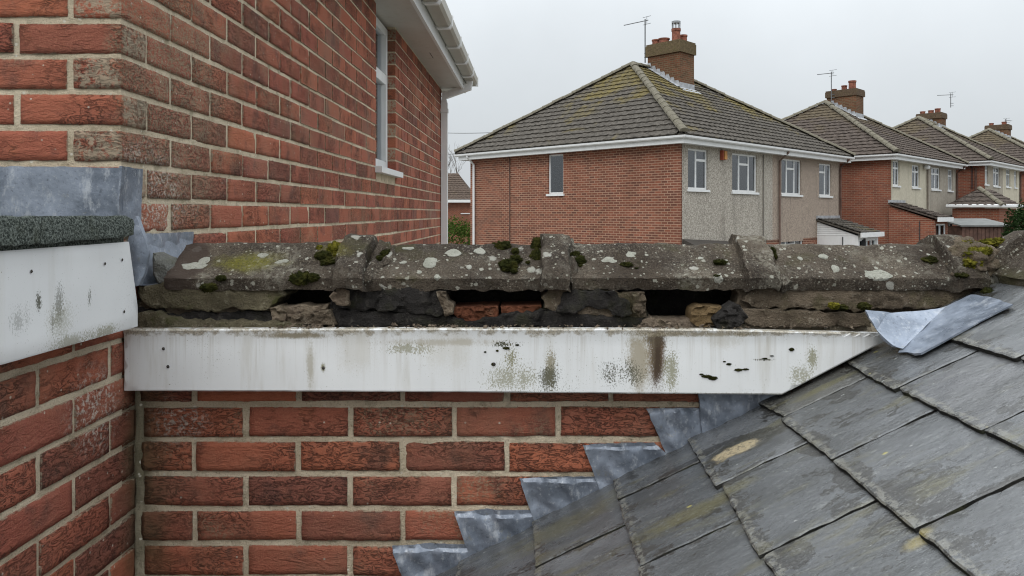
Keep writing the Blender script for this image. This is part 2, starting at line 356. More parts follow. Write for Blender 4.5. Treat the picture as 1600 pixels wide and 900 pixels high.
def m_felt():
    m = MT('green mineral felt'); n2 = m.noise(m.pos, 240, 3, 0.8); n1 = m.noise(m.pos, 30, 4)
    c = m.mix(m.mr(n2, 0.38, 0.66), (0.020, 0.026, 0.022), (0.20, 0.225, 0.20))
    c = m.mix(m.mr(n1, 0.5, 0.75, 0, 0.5), c, (0.05, 0.055, 0.03))
    return m.out(c, 0.95, m.bump(n2, 1.0, 0.006), spec=0.2)
SL = 0.53; ST = math.atan(SL)
X0R, Z0R = 0.763, E - 0.277
cs, sn = math.cos(ST), math.sin(ST)
def on_roof(px_, py_, off):
    dx, dz = (px_ - CX) / F, -(py_ - CY) / F
    nz_ = Vector((-sn, 0, cs)); p0 = Vector((X0R, 0, Z0R - E)) + nz_ * off
    t = nz_.dot(p0) / nz_.dot(Vector((dx, 1, dz))); return Vector((dx * t, t, E + dz * t))
def m_slate():
    m = MT('wet roofing slate'); r = m.rnd()
    s = m.n('ShaderNodeVectorMath', {0: m.pos, 1: (math.cos(ST), 0, math.sin(ST))}, operation='DOT_PRODUCT').outputs['Value']
    y = m.n('ShaderNodeSeparateXYZ', {0: m.pos}).outputs[1]
    def uv(a, b, k=40.0): return m.n('ShaderNodeCombineXYZ', {0: m.M('MULTIPLY', s, a), 1: m.M('MULTIPLY', y, b), 2: m.M('MULTIPLY', r, k)}).outputs[0]
    def spot(px_, py_, ra, rb, edge, nz):
        c = on_roof(px_, py_, 0.012); sc0 = c.x * cs + c.z * sn
        v = m.n('ShaderNodeCombineXYZ', {0: m.M('DIVIDE', m.M('SUBTRACT', s, sc0), ra), 1: m.M('DIVIDE', m.M('SUBTRACT', y, c.y), rb), 2: 0.0}).outputs[0]
        l = m.n('ShaderNodeVectorMath', {0: v}, operation='LENGTH').outputs['Value']
        return m.mr(m.M('ADD', l, m.M('MULTIPLY', m.M('SUBTRACT', nz, 0.5), 1.4)), 1.0, edge)
    grain = m.noise(uv(9, 30), 1.0, 6, 0.66)
    rip = m.noise(uv(20, 44), 1.0, 6, 0.66)
    tone = m.ramp(r, [(0, (0.066, 0.070, 0.074)), (0.35, (0.098, 0.102, 0.108)), (0.7, (0.080, 0.084, 0.089)), (0.86, (0.112, 0.102, 0.102)), (1, (0.074, 0.074, 0.066))])
    c = m.mix(m.mr(grain, 0.35, 0.7, 0, 0.55), tone, m.mix(1.0, tone, (1.45, 1.45, 1.43), 'MULTIPLY'))
    nz = m.noise(uv(22, 34), 1.0, 6, 0.7); n2 = m.noise(m.pos, 120, 4, 0.75)
    broad = m.noise(uv(5, 11), 1.0, 5, 0.65)
    c = m.mix(m.mr(broad, 0.35, 0.65, 0.75, 0.0), c, m.mix(1.0, c, (0.48, 0.48, 0.46), 'MULTIPLY'))
    big = m.noise(uv(5, 7), 1.0, 6, 0.68, 0.3)
    damp = m.mr(big, 0.575, 0.59)
    for q in ((1270, 695, 0.030, 0.055), (1330, 745, 0.03, 0.05), (900, 775, 0.12, 0.020), (1450, 800, 0.05, 0.05), (1240, 870, 0.03, 0.04), (1085, 720, 0.09, 0.018), (1395, 810, 0.06, 0.02), (960, 700, 0.1, 0.02)):
        damp = m.M('MAXIMUM', damp, spot(*q, 0.85, nz))
    c = m.mix(m.M('MULTIPLY', damp, 0.78), c, (0.020, 0.018, 0.015))
    tl = m.n('ShaderNodeAttribute', attribute_name='tail').outputs['Fac']; sd = m.n('ShaderNodeAttribute', attribute_name='side').outputs['Fac']
    edge_n = m.noise(uv(14, 20), 1.0, 6, 0.72)
    td = m.mr(m.M('ADD', tl, m.M('MULTIPLY', m.M('SUBTRACT', edge_n, 0.42), 2.0)), 0.24, 0.12)
    sdm = m.mr(m.M('ADD', sd, m.M('MULTIPLY', m.M('SUBTRACT', edge_n, 0.42), 0.25)), 0.022, 0.012)
    damp = m.M('MAXIMUM', damp, m.M('MAXIMUM', td, m.M('MULTIPLY', sdm, 0.8)))
    c = m.mix(m.M('MULTIPLY', m.M('MAXIMUM', td, sdm), 0.72), c, (0.026, 0.023, 0.018))
    rimc = m.M('MULTIPLY', m.mr(tl, 0.050, 0.012), m.mr(m.noise(m.pos, 60, 4, 0.7), 0.46, 0.56))
    c = m.mix(m.M('MULTIPLY', rimc, 0.7), c, (0.17, 0.165, 0.14))
    alg = m.mr(m.noise(uv(3.2, 11), 1.3, 5, 0.68, 0.2), 0.53, 0.72, 0, 0.7)
    alg = m.M('MAXIMUM', alg, m.M('MULTIPLY', spot(1085, 800, 0.16, 0.035, 0.3, nz), 0.75))
    alg = m.M('MAXIMUM', alg, m.M('MULTIPLY', spot(1285, 607, 0.10, 0.020, 0.3, nz), 0.85)); alg = m.M('MAXIMUM', alg, m.M('MULTIPLY', spot(870, 830, 0.2, 0.06, 0.2, nz), 0.6))
    c = m.mix(alg, c, (0.105, 0.096, 0.048))
    c = m.mix(m.M('MULTIPLY', spot(1165, 695, 0.105, 0.045, 0.8, nz), 0.85), c, (0.030, 0.028, 0.020))
    c = m.mix(m.M('MULTIPLY', spot(1150, 706, 0.060, 0.030, 0.6, nz), m.mr(n2, 0.36, 0.52, 0.3, 0.95)), c, (0.38, 0.31, 0.19))
    c = m.mix(m.M('MULTIPLY', spot(1432, 845, 0.03, 0.018, 0.3, nz), 0.7), c, (0.25, 0.2, 0.06))
    c = m.mix(m.mr(m.noise(uv(60, 110), 1.0, 2, 0.5), 0.73, 0.77, 0, 0.7), c, (0.36, 0.37, 0.35))
    vd = m.voro(uv(16, 24), 1.0); vr = m.n('ShaderNodeSeparateColor', {0: m.voro(uv(16, 24), 1.0, out='Color')}).outputs[0]
    c = m.mix(m.M('MULTIPLY', m.mr(vd, 0.10, 0.06), m.mr(vr, 0.86, 0.88)), c, (0.30, 0.27, 0.09))
    c = m.mix(m.mr(n2, 0.60, 0.70, 0, 0.65), c, (0.030, 0.028, 0.022))
    c = m.mix(m.mr(m.noise(uv(40, 65), 1.0, 5, 0.75), 0.59, 0.67, 0, 0.5), c, (0.20, 0.205, 0.20))
    gr2 = m.noise(uv(150, 260), 1.0, 3, 0.8)
    c = m.mix(m.mr(gr2, 0.54, 0.68, 0, 0.32), c, (0.22, 0.225, 0.22)); c = m.mix(m.mr(gr2, 0.46, 0.34, 0, 0.4), c, (0.028, 0.028, 0.026))
    rv = m.noise(uv(7, 15), 1.0, 5, 0.6)
    step = m.M('SNAP', rv, 0.055)
    edge = m.mr(m.M('ABSOLUTE', m.M('SUBTRACT', m.M('FRACT', m.M('DIVIDE', rv, 0.055)), 0.5)), 0.46, 0.5)
    c = m.mix(m.M('MULTIPLY', m.M('MULTIPLY', edge, m.mr(nz, 0.50, 0.62)), 0.55), c, (0.035, 0.033, 0.028))
    rough = m.M('SUBTRACT', m.mr(m.M('ADD', big, m.M('MULTIPLY', grain, 0.4)), 0.45, 0.9, 0.36, 0.20), m.M('MULTIPLY', damp, 0.05))
    h = m.M('ADD', m.M('MULTIPLY', step, 2.2), m.M('ADD', m.M('MULTIPLY', rip, 0.7), m.M('ADD', m.M('MULTIPLY', grain, 0.3), m.M('MULTIPLY', n2, 0.25))))
    return m.out(c, rough, m.bump(h, 0.55, 0.006), spec=0.8)
def m_farbrick(name, a, b, mort, var=0.5):
    m = MT(name); u = m.n('ShaderNodeUVMap').outputs[0]
    br = m.n('ShaderNodeTexBrick', {'Vector': u, 'Color1': (*a, 1), 'Color2': (*b, 1), 'Mortar': (*mort, 1), 'Scale': 1.0, 'Mortar Size': 0.011, 'Mortar Smooth': 0.2, 'Bias': 0.0, 'Brick Width': 0.225, 'Row Height': 0.075})
    n1 = m.noise(m.pos, 1.1, 5, 0.6); n2 = m.noise(m.pos, 4.5, 5, 0.65)
    c = m.mix(m.mr(n1, 0.35, 0.7, 0, var), br.outputs[0], m.mix(1.0, br.outputs[0], (0.62, 0.58, 0.55), 'MULTIPLY'))
    c = m.mix(m.mr(n2, 0.6, 0.75, 0, 0.35), c, tuple(x * 1.5 for x in a))
    return m.out(c, 0.92, m.bump(br.outputs[1], -0.6, 0.012), spec=0.2)
def m_render(name, c0, c1, scale=55):
    m = MT(name); n2 = m.noise(m.pos, scale, 3, 0.8); n1 = m.noise(m.pos, 1.3, 5, 0.6)
    c = m.mix(m.mr(n2, 0.38, 0.64), c0, c1)
    sx = m.n('ShaderNodeVectorMath', {0: m.pos, 1: (3, 3, 0.5)}, operation='MULTIPLY').outputs[0]
    c = m.mix(m.mr(m.noise(sx, 1.0, 4), 0.5, 0.75, 0, 0.4), c, tuple(x * 0.6 for x in c0))
    c = m.mix(m.mr(n1, 0.55, 0.8, 0, 0.35), c, (0.20, 0.165, 0.13))
    return m.out(c, 0.95, m.bump(n2, 0.8, 0.02), spec=0.15)
def m_tiles(name, col=(0.062, 0.056, 0.050), moss=0.6):
    m = MT(name); n1 = m.noise(m.pos, 0.75, 5, 0.62, 0.5); n2 = m.noise(m.pos, 7, 5, 0.7); n3 = m.noise(m.pos, 30, 4, 0.7)
    c = m.mix(m.mr(n2, 0.3, 0.7), tuple(x * 0.7 for x in col), tuple(x * 1.6 for x in col))
    c = m.mix(m.mr(n3, 0.55, 0.72, 0, 0.7), c, (0.185, 0.175, 0.15))
    z = m.n('ShaderNodeSeparateXYZ', {0: m.pos}).outputs[2]
    hi = m.M('ADD', n1, m.mr(z, E + 2.4, E + 6.0, -0.12, 0.13))
    mo = m.M('MULTIPLY', m.mr(hi, 0.46, 0.62), m.mr(n2, 0.35, 0.6, 0.35, 1.0))
    c = m.mix(m.M('MULTIPLY', mo, moss), c, (0.165, 0.128, 0.030))
    return m.out(c, 0.95, m.bump(n3, 0.8, 0.02), spec=0.15)
def m_glass():
    m = MT('window glass')
    fr = m.n('ShaderNodeFresnel', {'IOR': 1.7}).outputs[0]
    g = m.n('ShaderNodeBsdfGlossy', {'Color': (0.95, 0.97, 1.0, 1), 'Roughness': 0.03})
    t = m.n('ShaderNodeBsdfTransparent', {'Color': (0.90, 0.93, 0.94, 1)})
    mx_ = m.n('ShaderNodeMixShader', {0: m.M('ADD', fr, 0.05), 1: t.outputs[0], 2: g.outputs[0]})
    m.n('ShaderNodeOutputMaterial', {0: mx_.outputs[0]})
    return m.m
def m_leaf(name, a, b):
    m = MT(name); r = m.geo.outputs['Random Per Island']
    c = m.mix(r, a, b)
    d = m.n('ShaderNodeBsdfDiffuse', {'Color': c}); t = m.n('ShaderNodeBsdfTranslucent', {'Color': c})
    mx_ = m.n('ShaderNodeMixShader', {0: 0.25, 1: d.outputs[0], 2: t.outputs[0]}); m.n('ShaderNodeOutputMaterial', {0: mx_.outputs[0]})
    return m.m
def m_moss(name, a, b):
    m = MT(name); n2 = m.noise(m.pos, 420, 3, 0.8); n1 = m.noise(m.pos, 55, 4)
    c = m.mix(m.mr(n1, 0.35, 0.7), a, b); c = m.mix(m.mr(n2, 0.35, 0.6, 0.6, 0), c, (0.012, 0.013, 0.005))
    return m.out(c, 1.0, m.bump(n2, 1.0, 0.006), spec=0.1)

LEADB = m_lead('pale lead', 1.6)
SLATEDGE = m_bed('mossy slate edge', (0.022, 0.022, 0.020), (0.045, 0.043, 0.038), (0.10, 0.098, 0.085), 0.4)
BRICK, MORTAR, RIDGE, LEAD, FELT, SLATE, GLASS = m_brick(), m_mortar(), m_ridge(), m_lead(), m_felt(), m_slate(), m_glass()
YF = 1.60                                                        # front of the white fascia
dk, ol, br_ = (0.06, 0.06, 0.035), (0.20, 0.19, 0.10), (0.11, 0.075, 0.045)
def fs(x, y, rx, ry, col, d, spk=True): return (P(x, y, YF), (rx / 750, 0.2, ry / 750), col, d, spk)
FASCIA = m_white('stained white fascia', [fs(1026, 555, 30, 105, (0.095, 0.056, 0.028), 1.0, False), fs(1026, 560, 14, 70, (0.048, 0.029, 0.016), 1.0, False), fs(1026, 560, 14, 70, (0.048, 0.029, 0.016), 1.0, False), fs(1022, 530, 33, 23, (0.07, 0.05, 0.03), 0.9, False), fs(998, 560, 39, 101, (0.24, 0.19, 0.10), 0.75, False), fs(1048, 580, 27, 79, ol, 0.8), fs(975, 585, 60, 43, dk, 0.75),
    fs(805, 590, 93, 49, ol, 0.7), fs(860, 575, 21, 72, (0.20, 0.17, 0.09), 0.8), fs(858, 590, 39, 43, dk, 0.8), fs(960, 582, 51, 37, dk, 0.85), fs(690, 535, 195, 12, (0.32, 0.28, 0.20), 0.6, False), fs(640, 545, 90, 20, ol, 0.7), fs(560, 545, 60, 75, (0.46, 0.43, 0.36), 0.35, False), fs(485, 570, 12, 72, (0.34, 0.31, 0.24), 0.7, False), fs(700, 545, 80, 70, (0.47, 0.44, 0.37), 0.35, False), fs(790, 538, 45, 11, dk, 1.0), fs(800, 560, 27, 43, ol, 0.9),
    fs(1195, 562, 30, 4, dk, 0.9),
    fs(1250, 588, 36, 37, ol, 0.7), fs(1270, 560, 18, 37, ol, 0.8), fs(505, 574, 7, 13, ol, 0.9, False), fs(1100, 522, 225, 8, (0.20, 0.17, 0.11), 0.85, False), fs(460, 524, 135, 10, (0.2, 0.17, 0.11), 0.9, False), fs(1130, 530, 60, 30, (0.42, 0.39, 0.32), 0.4, False)], base=(0.69, 0.70, 0.70), dirt=0.75, topz=E - (513 - CY) * YF / F)
XF = -0.797                                                      # outer face of the side fascia
def ws(x, y, rx, rz, col, d, spk=True):
    yy = F * -XF / (CX - x); return ((XF, yy, E - (y - CY) * yy / F), (0.1, rx, rz), col, d, spk)
FASCIA2 = m_white('mildewed white fascia', [ws(92, 482, 0.030, 0.075, dk, 0.6), ws(82, 500, 0.016, 0.06, dk, 0.5), ws(95, 500, 0.08, 0.07, ol, 0.4), ws(30, 500, 0.05, 0.05, dk, 0.4), ws(60, 470, 0.014, 0.035, dk, 0.9), ws(140, 465, 0.014, 0.035, dk, 0.8), ws(110, 535, 0.13, 0.03, ol, 0.6), ws(160, 520, 0.12, 0.03, ol, 0.7)], dirt=0.35)
PVC = m_white('white plastic', [], dirt=0.35)
PVCD = m_white('grubby white plastic', [], base=(0.52, 0.50, 0.46), dirt=0.9)
BED = m_bed('weathered bedding mortar', (0.12, 0.092, 0.064), (0.25, 0.195, 0.14), (0.40, 0.34, 0.26), 0.35, 0.75)
BEDG = m_bed('mossy bedding mortar', (0.11, 0.092, 0.058), (0.22, 0.19, 0.12), (0.36, 0.32, 0.23), 0.8, 0.75)
BEDP = m_bed('pale broken mortar', (0.20, 0.15, 0.11), (0.33, 0.26, 0.19), (0.42, 0.36, 0.28), 0.2)
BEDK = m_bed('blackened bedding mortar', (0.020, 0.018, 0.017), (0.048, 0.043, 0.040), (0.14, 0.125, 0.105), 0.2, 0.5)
BEDB = m_bed('broken orange brick', (0.17, 0.060, 0.033), (0.25, 0.092, 0.048), (0.27, 0.16, 0.10), 0.1, 0.4)
MOSS = m_moss('dark moss', (0.030, 0.034, 0.008), (0.075, 0.072, 0.016)); MOSSY = m_moss('bright moss', (0.13, 0.125, 0.014), (0.29, 0.255, 0.035))
LICH = m_bed('crustose lichen', (0.42, 0.42, 0.35), (0.56, 0.55, 0.48), (0.60, 0.60, 0.53), 0.12, 0.4)
FARB = m_farbrick('far brick warm', (0.24, 0.085, 0.052), (0.120, 0.050, 0.036), (0.37, 0.235, 0.165))
FARB2 = m_farbrick('far brick brown', (0.27, 0.085, 0.048), (0.175, 0.062, 0.042), (0.27, 0.175, 0.125), 0.7)
CHIMB = m_farbrick('sooty chimney brick', (0.18, 0.075, 0.042), (0.10, 0.055, 0.032), (0.17, 0.13, 0.08), 0.8)
REND1 = m_render('grey pebbledash', (0.23, 0.205, 0.175), (0.50, 0.46, 0.40), 22)
REND2 = m_render('pinkish pebbledash', (0.22, 0.175, 0.145), (0.42, 0.345, 0.28), 22)
CREAM = m_render('cream render', (0.46, 0.42, 0.33), (0.52, 0.475, 0.38), 8); TAUPE = m_render('taupe render', (0.30, 0.265, 0.22), (0.36, 0.325, 0.27), 8)
TILES = m_tiles('mossy concrete roof tile', (0.070, 0.062, 0.053), 0.70); TILES2 = m_tiles('brown concrete roof tile', (0.066, 0.052, 0.044), 0.22); TILES3 = m_tiles('brown plain roof tile', (0.075, 0.055, 0.043), 0.3)
HIPM = m_bed('lichened hip tile', (0.13, 0.118, 0.09), (0.20, 0.18, 0.14), (0.30, 0.28, 0.22), 0.35)
TERRA = plain('terracotta', (0.20, 0.075, 0.048), 0.9, 0.4, 9); CAPB = m_bed('sooty chimney cap', (0.085, 0.058, 0.04), (0.13, 0.09, 0.06), (0.17, 0.14, 0.09), 0.4); CAPM = m_bed('mossy chimney cap', (0.095, 0.070, 0.040), (0.15, 0.11, 0.062), (0.20, 0.16, 0.09), 0.5)
METAL = plain('galvanised metal', (0.32, 0.33, 0.34), 0.45, 0.2, 20, 0, 0.6); DARKM = plain('grey aerial metal', (0.16, 0.165, 0.17), 0.5, 0.2, 20, 0, 0.5)
DARK = plain('dark interior', (0.035, 0.035, 0.037), 0.9); NET = plain('net curtain', (0.70, 0.71, 0.71), 0.9, 0.15, 5)  # near-black colour stands in for the unlit rooms behind the glass
TIMBER = plain('old dark timber', (0.045, 0.038, 0.032), 0.95, 0.3, 30, 0.002); BARK = plain('bark', (0.11, 0.095, 0.08), 0.95, 0.3, 10)
GRASS = plain('ground cover', (0.15, 0.145, 0.125), 0.95, 0.35, 1.5, 0.02); LEADG = plain('bright lead flashing', (0.36, 0.37, 0.385), 0.5, 0.2, 5, 0, 0.3)
BRASS = plain('amber alarm cover', (0.42, 0.20, 0.05), 0.5, 0.2, 9); FENCE = plain('brown boards', (0.10, 0.055, 0.042), 0.9, 0.3, 4); GREYP = plain('grey felt coping', (0.15, 0.155, 0.15), 0.8, 0.15, 3)
LEAFB = m_leaf('hedge leaves', (0.035, 0.065, 0.012), (0.085, 0.13, 0.03)); LEAFD = m_leaf('conifer leaves', (0.012, 0.026, 0.010), (0.03, 0.052, 0.018))

# ---------------------------------------------------------------- the ground
mb = MB(); N = 24
for j in range(N + 1):
    for i in range(N + 1):
        x = -700 + 1400 * i / N; y = -300 + 1400 * j / N
        mb.v.append((x, y, 0.0))
for j in range(N):
    for i in range(N): mb.f.append([j * (N + 1) + i, j * (N + 1) + i + 1, (j + 1) * (N + 1) + i + 1, (j + 1) * (N + 1) + i]); mb.uv.append(None)
g = mb.build('ground', GRASS); g['kind'] = 'structure'

# ---------------------------------------------------------------- near brickwork
BL, BW, BH, PITCH = 0.215, 0.1025, 0.0645, 0.075
def brick_mesh(seed, hi=True):
    bm = bmesh.new(); nx, ny, nz = (12, 6, 5) if hi else (4, 2, 2)
    idx = {}
    def vert(i, j, k):
        key = (i, j, k)
        if key not in idx:
            p = Vector(((i / nx - 0.5) * BL, (j / ny - 0.5) * BW, (k / nz - 0.5) * BH))
            edge = sum(1 for a, n_ in ((i, nx), (j, ny), (k, nz)) if a in (0, n_))
            if hi:
                q = fract(p, 34, 4, seed); q2 = fract((p.x * 0.5, p.y * 0.5, p.z * 2.2), 70, 3, seed + 3)
                n_ = Vector((1 if i == nx else -1 if i == 0 else 0, 1 if j == ny else -1 if j == 0 else 0, 1 if k == nz else -1 if k == 0 else 0)).normalized()
                p += n_ * ((0.0012 * q + 0.0010 * q2) * (1 if edge == 1 else 1.3) - (0.0014 if edge == 2 else 0.0022 if edge == 3 else 0))
            else:
                p *= 0.992 if edge >= 2 else 1.0
            idx[key] = bm.verts.new(p)
        return idx[key]
    def grid(n1, n2, fn):
        for a in range(n1):
            for b in range(n2): bm.faces.new((vert(*fn(a, b)), vert(*fn(a + 1, b)), vert(*fn(a + 1, b + 1)), vert(*fn(a, b + 1))))
    for e in (0, 1):
        grid(nx, nz, lambda a, b: (a, e * ny, b)); grid(ny, nz, lambda a, b: (e * nx, a, b)); grid(nx, ny, lambda a, b: (a, b, e * nz))
    bmesh.ops.recalc_face_normals(bm, faces=bm.faces)
    me = bpy.data.meshes.new('brick'); bm.to_mesh(me); bm.free(); me.materials.append(BRICK)
    if hi: me.polygons.foreach_set('use_smooth', [True] * len(me.polygons))
    return me
BHI = [brick_mesh(i + 1) for i in range(12)]; BLO = [brick_mesh(i + 40, False) for i in range(4)]
rb = random.Random(3)
def lay(bricks, parent, maxn=300, hi_lim=60):
    """bricks: (center, length along, along-axis 'x'|'y', visible size score). The largest are objects, the rest one joined part"""
    bricks = sorted(bricks, key=lambda b: -b[3]); n = 0; rest = MB()
    for c, ln, ax, score in bricks:
        if score > 9.0 and n < maxn:
            me = rb.choice(BHI) if n < hi_lim or score > 26 else rb.choice(BLO); n += 1
            rot = Matrix.Rotation((math.pi / 2 if ax == 'y' else 0) + rb.choice((0, math.pi)) + rb.gauss(0, 0.004), 4, 'Z') @ Matrix.Rotation(rb.gauss(0, 0.004), 4, 'Y')
            jit = Vector((rb.gauss(0, 0.0010), rb.gauss(0, 0.0010), rb.gauss(0, 0.0008)))
            mw = Matrix.Translation(c + jit) @ rot @ Matrix.Diagonal((ln / BL, 1, 1, 1))
            link('brick', me, parent, mw=mw)
        else:
            hx, hy = (ln / 2, BW / 2) if ax == 'x' else (BW / 2, ln / 2)
            j = rb.gauss(0, 0.0008)
            rest.box(c.x - hx + j, c.x + hx + j, c.y - hy + j, c.y + hy + j, c.z - BH / 2, c.z + BH / 2)
    if rest.v: rest.build('brickwork', BRICK, parent, kind='stuff')
def pxy(p):
    if p.y < 0.3: return None
    return (CX + F * p.x / p.y, CY - F * (p.z - E) / p.y)
def score_y(c, ln):                                              # brick in a wall receding along y
    a = pxy(Vector((c.x + BW / 2, c.y - ln / 2, c.z))); b = pxy(Vector((c.x + BW / 2, c.y + ln / 2, c.z)))
    if not a or not b or max(a[0], b[0]) < -10 or a[1] < -60 or a[1] > 960: return 0
    return min(abs(b[0] - a[0]), 75 / 1000 * F / c.y)
# -- tall house on the left
XH, Y1, Y2, ZS = -0.862, 1.606, 7.18, E + 1.16
house = thing('brick_house', 'tall red brick house wall with narrow window and white eaves at left', 'house', (-3.5, 4.4, 0))
WY0, WY1, WZ0 = 4.20, 4.79, E + 0.256                             # window opening in the side wall
mb = MB(); d = 0.0036
def sidewall(mb, x, y0, y1, z0, z1): mb.box(x - 0.05, x, y0, y1, z0, z1)
sidewall(mb, XH - d, Y1 + d, WY0 - 0.005, 0, ZS); sidewall(mb, XH - d, WY1 + 0.005, Y2, 0, ZS); sidewall(mb, XH - d, WY0 - 0.005, WY1 + 0.005, 0, WZ0 - 0.001)
mb.box(-6, XH - d - 0.05, Y1 + d, Y1 + 0.06, 0, ZS); mb.box(-6, XH - 0.05, Y2 - 0.06, Y2 - 0.004, 0, ZS); mb.box(-6.05, -6, Y1 + d, Y2, 0, ZS)
hwall = mb.build('wall', MORTAR, house)
bricks = []
z0 = E + 0.398 - BH / 2; k0 = -12
for k in range(k0, 11):
    zc = z0 + k * PITCH
    if zc + BH / 2 > ZS: break
    st = (k % 2 == 0)                                              # stretcher on the front face, header on the side face
    if st:
        bricks.append((Vector((XH - BL / 2, Y1 + BW / 2, zc)), BL, 'x', 60)); xl = XH - BL - 0.0105; y = Y1 + BW + 0.010
    else:
        bricks.append((Vector((XH - BW / 2, Y1 + BL / 2, zc)), BL, 'y', 60)); xl = XH - BW - 0.0105; y = Y1 + BL + 0.010
    while xl > -2.6:
        vis = -1.12 - 0.3 < xl and zc < E + 0.5 and zc > E + 0.05
        bricks.append((Vector((xl - BL / 2, Y1 + BW / 2, zc)), BL, 'x', 50 if vis else 0)); xl -= BL + 0.0105
    while y < Y2 - 0.03:
        ln = min(BL, Y2 - y)
        segs = [(y, y + ln)]
        if zc + BH / 2 > WZ0 - 0.02:
            segs = []
            if y < WY0: segs.append((y, WY0 if y + ln > WY0 - 0.05 else y + ln))
            if y > WY0 - 0.05 and y < WY1 - 0.001:
                y = WY1 - BL - 0.010; ln = 0
                if not st: segs.append((WY1, WY1 + BW)); y = WY1 + BW + 0.010 - BL - 0.010
            elif y >= WY1 - 0.001: segs.append((y, y + ln))
            elif y >= WY0 - 0.05: segs = []
        for a, b in segs:
            if b - a > 0.02:
                c = Vector((XH - BW / 2, (a + b) / 2, zc)); bricks.append((c, b - a, 'y', score_y(c, b - a)))
        y += BL + 0.010
    # the brick reveals each side of the window come from the bricks' own depth
lay(bricks, hwall, 300, 90)
# window
mb = MB(); xw = XH - 0.05; fd = 0.045
def wbar(mb, y0, y1, z0_, z1_, x0=xw - fd, x1=xw): mb.box(x0, x1, y0, y1, z0_, z1_)
zt = ZS - 0.02; ztr = E + 0.82
for a, b, c, d_ in ((WY0, WY0 + 0.055, WZ0, zt), (WY1 - 0.055, WY1, WZ0, zt), (WY0 + 0.055, WY1 - 0.055, WZ0, WZ0 + 0.06), (WY0 + 0.055, WY1 - 0.055, zt - 0.05, zt), (WY0 + 0.055, WY1 - 0.055, ztr - 0.03, ztr + 0.03)): wbar(mb, a, b, c, d_)
for a, b, c, d_ in ((WY1 - 0.085, WY1 - 0.056, WZ0 + 0.061, ztr - 0.031), (WY1 - 0.085, WY1 - 0.056, ztr + 0.031, zt - 0.051)): wbar(mb, a, b, c, d_, xw - 0.03, xw + 0.006)
win = mb.build('window', PVC, house)
for c, d_ in ((WZ0 + 0.06, ztr - 0.03), (ztr + 0.03, zt - 0.05)):
    mb = MB(); mb.box(xw - 0.026, xw - 0.022, WY0 + 0.05, WY1 - 0.05, c - 0.004, d_ + 0.004); mb.build('pane', GLASS, win)
mb = MB(); mb.box(XH - 0.09, XH + 0.038, WY0 - 0.03, WY1 + 0.06, WZ0 - 0.034, WZ0 - 0.001); mb.build('sill', PVC, win)
mb = MB(); mb.box(xw - 0.30, xw - 0.29, WY0 - 0.1, WY1 + 0.1, WZ0 - 0.1, ZS); mb.build('dark_backing', DARK, win)  # dark sheet added behind the panes, painted as the unlit interior
# eaves
XS = -0.67
mb = MB(); mb.box(-6, XS - 0.0, Y1 - 0.25, Y2 + 0.14, ZS, ZS + 0.012); sof = mb.build('soffit_board', PVCD, house)
mb = MB(); mb.box(XS - 0.085, XS - 0.080, 5.55, 5.75, ZS - 0.001, ZS + 0.001); mb.build('vent_slot', TIMBER, sof)
mb = MB(); mb.box(XS, XS + 0.02, Y1 - 0.27, Y2 + 0.17, ZS - 0.012, ZS + 0.16); mb.box(-6, XS, Y2 + 0.142, Y2 + 0.16, ZS - 0.012, ZS + 0.16); mb.build('fascia_board', PVC, house)
gx0, gx1, gz = XS + 0.022, XS + 0.130, ZS + 0.065
prof = [(gx0, gz + 0.075), (gx0, gz + 0.012), (gx0 + 0.014, gz), (gx1 - 0.020, gz), (gx1 - 0.004, gz + 0.020), (gx1, gz + 0.075), (gx1 - 0.004, gz + 0.075), (gx1 - 0.008, gz + 0.022), (gx1 - 0.021, gz + 0.005), (gx0 + 0.015, gz + 0.005), (gx0 + 0.004, gz + 0.015), (gx0 + 0.004, gz + 0.075)]
def sweep_y(prof, y0, y1):
    mb = MB(); n = len(prof)
    mb.add([(x, y0, z) for x, z in prof] + [(x, y1, z) for x, z in prof], [(i, (i + 1) % n, n + (i + 1) % n, n + i) for i in range(n)] + [tuple(range(n)), tuple(range(n, 2 * n))])
    return mb
gut = sweep_y(prof, Y1 - 0.3, Y2 + 0.20).build('gutter', m_white('mouldy gutter plastic', [], base=(0.36, 0.34, 0.29), dirt=1.0), house)
for yb in (2.2, 3.0, 3.8, 4.45, 5.05, 5.65, 6.25, 6.85):
    mb = sweep_y([(x + (0.008 if x > gx0 + 0.05 else 0), z - 0.012 if z < gz + 0.05 else z) for x, z in prof[:6]] + [(gx0 - 0.001, gz + 0.08)], yb, yb + 0.035)
    mb.build('bracket', PVC, gut)
mb = MB(); mb.box(gx0 - 0.003, gx1 + 0.006, Y2 + 0.195, Y2 + 0.215, gz - 0.006, gz + 0.085); mb.build('end_cap', PVC, gut)
mb = MB(); yp = 7.09
mb.tube([(gx1 - 0.055, yp + 0.03, gz + 0.004), (gx1 - 0.055, yp + 0.03, gz - 0.055), (-0.828, yp + 0.03, ZS - 0.075), (-0.828, yp + 0.03, ZS - 0.16)], 0.031, 4, True, True)
mb.tube([(-0.828, yp + 0.03, ZS - 0.14), (-0.828, yp + 0.03, 0.05)], 0.029, 4, True, True)
dp = mb.build('downpipe', PVC, house)
for z in (ZS - 0.23, E - 0.9):
    mb = MB(); mb.box(-0.864, -0.792, yp - 0.005, yp + 0.065, z, z + 0.035); mb.build('pipe_clip', PVC, dp)
mb = MB(); n_ = 0
